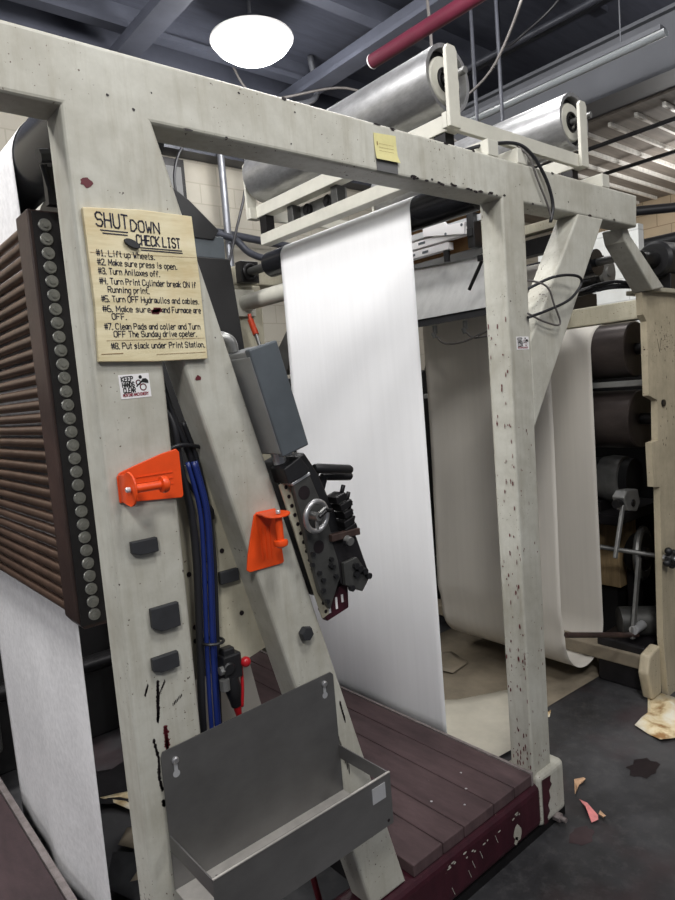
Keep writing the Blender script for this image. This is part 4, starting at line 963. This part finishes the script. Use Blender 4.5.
# ================================================================== FLOOR LITTER
def flat(name, pts, z, mat, label, cat, curl=0., group=None, bump=.0):
    m = MB(); c = sum((V(p) for p in pts), V((0,0)))/len(pts)
    cv = m.bm.verts.new((c.x, c.y, z)); R = []; N = len(pts)
    mids = []
    for k, p in enumerate(pts):
        d = V(p)-c; R.append(m.bm.verts.new((p[0], p[1], z + curl*(k % 2)*.7 + (curl*.5 if k % 3 == 0 else 0))))
        q = c + d*.6; mids.append(m.bm.verts.new((q.x, q.y, z + bump*random.random())))
    for k in range(N):
        j = (k+1) % N
        m.bm.faces.new([mids[k], R[k], R[j], mids[j]]); m.bm.faces.new([cv, mids[k], mids[j]])
    for f in m.bm.faces: f.smooth = True
    return single(name, m, mat, label, cat, group, solid=.0006)
M['floorsheet2'] = plain('cream_floor_sheet', rgb(206,200,184), .7, 0, .18, 4)
flat('kraft_sheet', [(2.0,1.72),(2.67,1.73),(3.28,1.70),(3.42,1.80),(3.4,2.4),(3.3,2.75),(2.4,2.75),(1.92,2.6),(1.90,2.0)], .004, 'floorsheet', 'dirty brown kraft paper sheet on the floor under the slack loop', 'paper sheet', 0, bump=.004)
flat('floor_sheet', [(1.95,1.66),(2.21,1.63),(2.50,1.74),(2.72,1.92),(2.55,2.02),(2.40,2.09),(2.2,2.3),(1.93,2.3)], .012, 'floorsheet2', 'cream paper sheet on the floor behind the right post', 'paper sheet', .006, bump=.006)
flat('floor_sheet', [(2.62,2.3),(2.78,2.32),(2.85,2.5),(2.72,2.56),(2.60,2.45)], .012, 'floorsheet', 'crumpled pale sheet on the floor beyond the cream sheet', 'paper sheet', .01, bump=.02)
flat('paper_scrap', [(2.72,1.345),(2.80,1.35),(2.88,1.36),(3.06,1.44),(3.10,1.32),(2.9,1.22),(2.74,1.165),(2.67,1.21),(2.70,1.27)], .006, 'scrap', 'largest torn ivory paper scrap on the dark floor at right', 'paper scrap', .02, bump=.03)

flat('paper_scrap', [(2.055,1.165),(2.03,1.15),(2.01,1.165),(2.06,1.215),(2.10,1.262),(2.09,1.225)], .006, 'pink', 'pink torn paper strip on the floor by the frame foot', 'paper scrap', .012)
flat('paper_scrap', [(2.06,1.165),(2.08,1.17),(2.075,1.145),(2.05,1.14)], .008, 'tan', 'small tan paper scrap touching the pink strip', 'paper scrap', .01)
flat('paper_scrap', [(2.11,1.285),(2.19,1.335),(2.235,1.32),(2.215,1.30),(2.17,1.31)], .006, 'tan', 'tan sliver of paper on the floor right of the frame foot', 'paper scrap', .01)
flat('paper_scrap', [(2.52,1.70),(2.62,1.70),(2.56,1.67)], .005, 'scrap', 'tiny white scrap on the floor behind the right post', 'paper scrap', .004)
flat('paper_scrap', [(.80,2.64),(.87,2.60),(.96,2.58),(.95,2.42),(.87,2.45),(.83,2.54)], .02, 'scrap', 'white scrap with an orange stain in the dark behind the left post', 'paper scrap', .02, bump=.02)
flat('paper_scrap', [(.68,2.05),(.78,2.12),(.86,2.08),(.82,1.98),(.72,1.96)], .03, 'floorsheet', 'crumpled tan scrap in the dark below the stained white scrap', 'paper scrap', .05, bump=.06)
flat('paper_scrap', [(.74,2.30),(.80,2.36),(.88,2.33),(.90,2.22),(.82,2.18)], .015, 'floorsheet', 'small dirty scrap between the stained white scrap and the tan one', 'paper scrap', .03, bump=.04)
flat('rag', [(.62,2.10),(.70,2.24),(.80,2.20),(.90,2.12),(.84,1.92),(.70,1.86)], .02, 'rubber', 'dark oily rag crumpled on the floor behind the left post', 'rag', .05, bump=.07)
flat('rag', [(.72,2.62),(.82,2.80),(1.0,2.78),(1.05,2.62),(.9,2.5)], .02, 'rackface', 'black crumpled rag beyond the stained white scrap', 'rag', .06, bump=.08)
single('red_hose', MB().tube([(1.02,1.42,.02),(1.0,1.45,.2),(.98,1.48,.4),(.97,1.5,.6)], .009), 'ink_red', 'dark red hose beneath the steel tray beside the slanted leg', 'hose')
# floor stain marks
T5 = lambda q: V((q.x, q.y, .0012))
single('floor_stain', MB().blob((2.45,1.185), T5, .08, .05, 16, .25), 'ink_black', 'dark oily stain on the floor below the ivory scrap', 'stain')
single('floor_stain', MB().blob((1.93,1.16), T5, .055, .035, 16, .2), 'deck', 'dark worn patch in the floor by the pink strip', 'stain')

# ================================================================== LIGHT
def glow(x, y, z, power, r=.33, col=(1,.985,.96)):
    l = bpy.data.lights.new('lamp_and_fill_light', 'POINT'); l.shadow_soft_size = r; l.energy = power; l.color = col
    o = bpy.data.objects.new('lamp_and_fill_light', l); COL.objects.link(o); o.location = (x, y, z); return o
LAMPS_AND_FILLS = [(3.37, 4.70, 70), (-4.0, 1.6, 240), (-.6, 2.6, 340), (-1.5, -1.5, 300), (.8, -.2, 170), (2.2, 2.0, 110), (2.8, -2.6, 150), (6.6, 1.2, 110), (3.9, 2.5, 35)]  # bowl lamp first; the rest fixtureless, some added only for fill and highlights
for x, y, p in LAMPS_AND_FILLS: glow(x, y, 4.15, p)
glow(8.3, 3.0, 3.3, 70)  # added fill light without a fixture, brightens the bay under the lower roof
w = bpy.data.worlds.new('plant_air'); SC.world = w; w.use_nodes = True
w.node_tree.nodes['Background'].inputs[0].default_value = (.80,.86,1,1); w.node_tree.nodes['Background'].inputs[1].default_value = .16

# ================================================================== CAMERA (from vanishing points)
cx, cy = 337.5, 450.
A, B = (1112., 328.), (-215., 436.)
f = math.sqrt(-((A[0]-cx)*(B[0]-cx) + (A[1]-cy)*(B[1]-cy)))
a = V((A[0]-cx, -(A[1]-cy), -f)).normalized(); b_ = V((B[0]-cx, -(B[1]-cy), -f)).normalized(); c_ = a.cross(b_)
R = Matrix((a, b_, c_))                                   # camera axes -> world axes
cam = bpy.data.cameras.new('camera'); co = bpy.data.objects.new('camera', cam); COL.objects.link(co)
cam.sensor_fit = 'VERTICAL'; cam.sensor_height = 24; cam.lens = f*24/900; cam.clip_start = .02
co.matrix_world = Matrix.Translation((0, 0, 1.6)) @ R.to_4x4()
SC.camera = co
vs = SC.view_settings; vs.view_transform = 'Standard'; vs.look = 'None'; vs.exposure = .12; vs.gamma = 1; vs.use_curve_mapping = False
